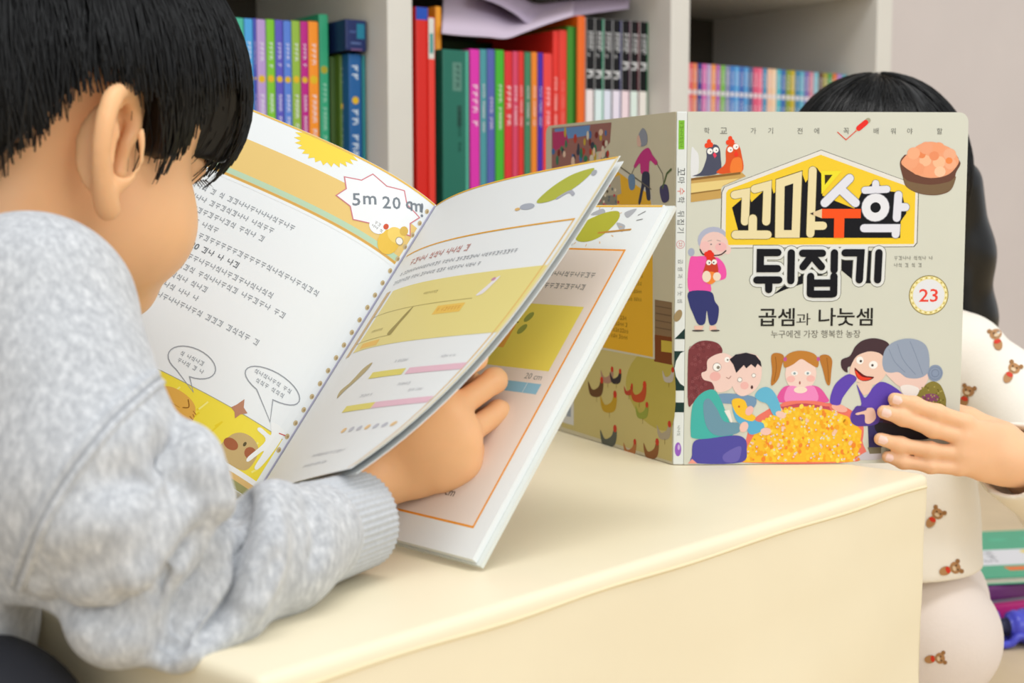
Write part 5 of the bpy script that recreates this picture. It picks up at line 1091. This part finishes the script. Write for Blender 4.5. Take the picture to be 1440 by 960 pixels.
def decal(name, ob, px, py, shapes, sc_=1., rot=0.):
    c, s_ = math.cos(rot), math.sin(rot); vs = []; fs = []; cl = []
    for k_, (pts, col) in enumerate(shapes):
        b_ = len(vs); ok = True; tmp = []
        for x, y in [(0, 0)]+list(pts):
            if (x, y) == (0, 0) and not tmp: x, y = sum(q[0] for q in pts)/len(pts), sum(q[1] for q in pts)/len(pts)
            p, n = on_cloth(ob, px+(x*c-y*s_)*sc_, py+(x*s_+y*c)*sc_)
            if p is None: ok = False; break
            tmp.append(p+n*(.0004+.00015*k_))
        if not ok: continue
        vs += tmp; m_ = len(pts)
        for i in range(m_): fs.append((b_, b_+1+i, b_+1+(i+1) % m_)); cl.append(col)
    if not fs: return
    me = bpy.data.meshes.new(name); me.from_pydata([tuple(v) for v in vs], [], fs); at_ = me.color_attributes.new('ink', 'FLOAT_COLOR', 'CORNER'); buf = []
    for c_ in cl: buf += [*lin(c_), 1]*3
    at_.data.foreach_set('color', buf); me.materials.append(PRINT); o = bpy.data.objects.new(name, me); link(o, ob)
def oval(cx, cy, rx, ry, n=12): return [(cx+rx*math.cos(2*math.pi*i/n), cy+ry*math.sin(2*math.pi*i/n)) for i in range(n)]
bear = [(oval(0, 0, 7, 6), '#b98a5c'), (oval(-6, -5, 2.6, 2.6), '#a07448'), (oval(6, -5, 2.6, 2.6), '#a07448'), (oval(-1, 12, 5, 7), '#b98a5c'), (oval(-1, 9, 4, 2.5), '#d8402c'), (oval(0, 2, 3, 2), '#e2c8a4'), (oval(-2.4, -1, .9, .9), '#3a2a20'), (oval(2.6, -1, .9, .9), '#3a2a20')]
for px, py, ro in ((1362, 550, .3), (1426, 518, .5), (1318, 722, .6), (1343, 798, 1.2), (1400, 470, -.3), (1420, 733, 1.7)): decal('bear_print', shirt2, px, py, bear, 1.25, ro)
decal('bear_print', legs, 1322, 925, bear, 1.15, 1.4)
# ------------------------------------------------------------------ things lying on the floor at the right
gx = V((.93, .36, 0)).normalized(); gy = V((-.36, .93, 0)).normalized()
q0 = V((.512, 1.525, 0))
case2 = empty('plastic_case', q0+gx*.14+gy*.10); tag(case2, 'magenta plastic case lying on the floor under the green workbook', 'case')
M_MAG = mat('magenta_plastic', '#c8287e', .3, .5); M_MAG2 = mat('plum_plastic', '#6a2a6c', .35, .5)
box_obj('lower_tray', q0, gx, gy, UP, (0, .29, 0, .20, .0005, .026), M_MAG, case2, .006, 3); box_obj('lid', q0, gx, gy, UP, (-.003, .293, -.003, .203, .029, .046), M_MAG2, case2, .005, 3)
box_obj('rim', q0, gx, gy, UP, (.002, .288, .002, .198, .024, .031), mat('grey_plastic', '#8d8894', .4), case2, .001)
wb = empty('workbook', q0+gx*.13+gy*.11+UP*.046); tag(wb, 'green workbook with white label and orange stripe lying on the magenta case', 'book')
gx2 = V((.985, .17, 0)).normalized(); gy2 = V((-.17, .985, 0)).normalized(); q1 = q0+UP*.0468+V((-.018, .0, 0))
M_GRN = mat('green_cover', '#3fae86', .4, .4)
box_obj('back_cover', q1, gx2, gy2, UP, (0, .27, 0, .21, 0, .0012), M_GRN, wb); box_obj('page_block', q1, gx2, gy2, UP, (.001, .268, .002, .208, .0012, .0068), M_PAPER, wb); fcv = box_obj('front_cover', q1, gx2, gy2, UP, (0, .27, 0, .21, .0068, .008), M_GRN, wb, .0004)
a = Art()
a.poly([(4, 50), (262, 50), (262, 118), (4, 118)], '#e6e6ea', 1); a.poly([(70, 26), (150, 26), (150, 42), (70, 42)], '#ee7a3c', 1); a.ell(140, 104, 14, 10, '#efd86a', 2); a.poly([(4, 122), (60, 122), (60, 138), (4, 138)], '#8fa8b8', 2)
for k in range(3): a.scribble(12, 104-k*17, 100-k*8, 104-k*17, 12, '#6c7076', 3)
a.poly([(170, 55), (262, 55), (262, 72), (170, 72)], '#e8a8a0', 2)
for k in range(4): a.ell(90+k*40, 165, 12, 6, '#62c29e', 2)
a.build('cover_print', fcv, lambda x, y, f: q1+gx2*(x/1000)+gy2*(y/1000)+UP*(.008+f))
# blue-violet skipping rope
rope = empty('skipping_rope', onz(1425, 885, 0)); tag(rope, 'blue-violet skipping rope with a thick handle and looped cord on the floor', 'toy')
M_BLU = mat('violet_blue_plastic', '#4a4fd0', .3, .5)
h0 = onz(1417, 862, .034); h1 = h0+V((.085, .012, 0))
def lathe(name, a_, b_, prof, m, parent, n=20):
    t = (b_-a_).normalized(); u_ = t.cross(UP).normalized(); w_ = t.cross(u_); vs = []; fs = []
    for s_, r in prof:
        for j in range(n): th = 2*math.pi*j/n; vs.append(a_+(b_-a_)*s_+(u_*math.cos(th)+w_*math.sin(th))*r)
    for i in range(len(prof)-1):
        for j in range(n): fs.append((i*n+j, i*n+(j+1) % n, (i+1)*n+(j+1) % n, (i+1)*n+j))
    fs.append(tuple(range(n))); fs.append(tuple(range((len(prof)-1)*n, len(prof)*n))[::-1]); return mesh_obj(name, vs, fs, m, parent, True)
h0.z = h1.z = .0195
hnd = lathe('handle', h0, h1, [(0, .010), (.03, .0155), (.10, .0175), (.16, .0165), (.2, .0185), (.55, .0185), (.58, .0185)], M_BLU, rope); lathe('end_cap', h0+(h1-h0)*.585, h1+(h1-h0)*.1, [(0, .0186), (.6, .0186), (.9, .0165), (1, .012)], mat('white_plastic', '#e8e8ee', .35), rope); lathe('collar', h0-(h1-h0)*.10, h0, [(0, .006), (.3, .009), (1, .0095)], mat('dark_plastic', '#2a2c4a', .4), rope)
cord = [h0+V((-.008, 0, 0)), onz(1400, 862, .012), onz(1398, 885, .006), onz(1412, 898, .005), onz(1432, 892, .006), onz(1460, 880, .007), onz(1480, 868, .006), onz(1450, 862, .010), onz(1420, 872, .006), onz(1396, 876, .011), onz(1390, 868, .006), onz(1398, 902, .006), onz(1420, 905, .006), onz(1436, 894, .014), onz(1470, 905, .006)]
vs, fs = tube([V(p) for p in spline([c[:] for c in cord], 7)], .0042, 8); mesh_obj('cord', vs, fs, M_BLU, rope, True)
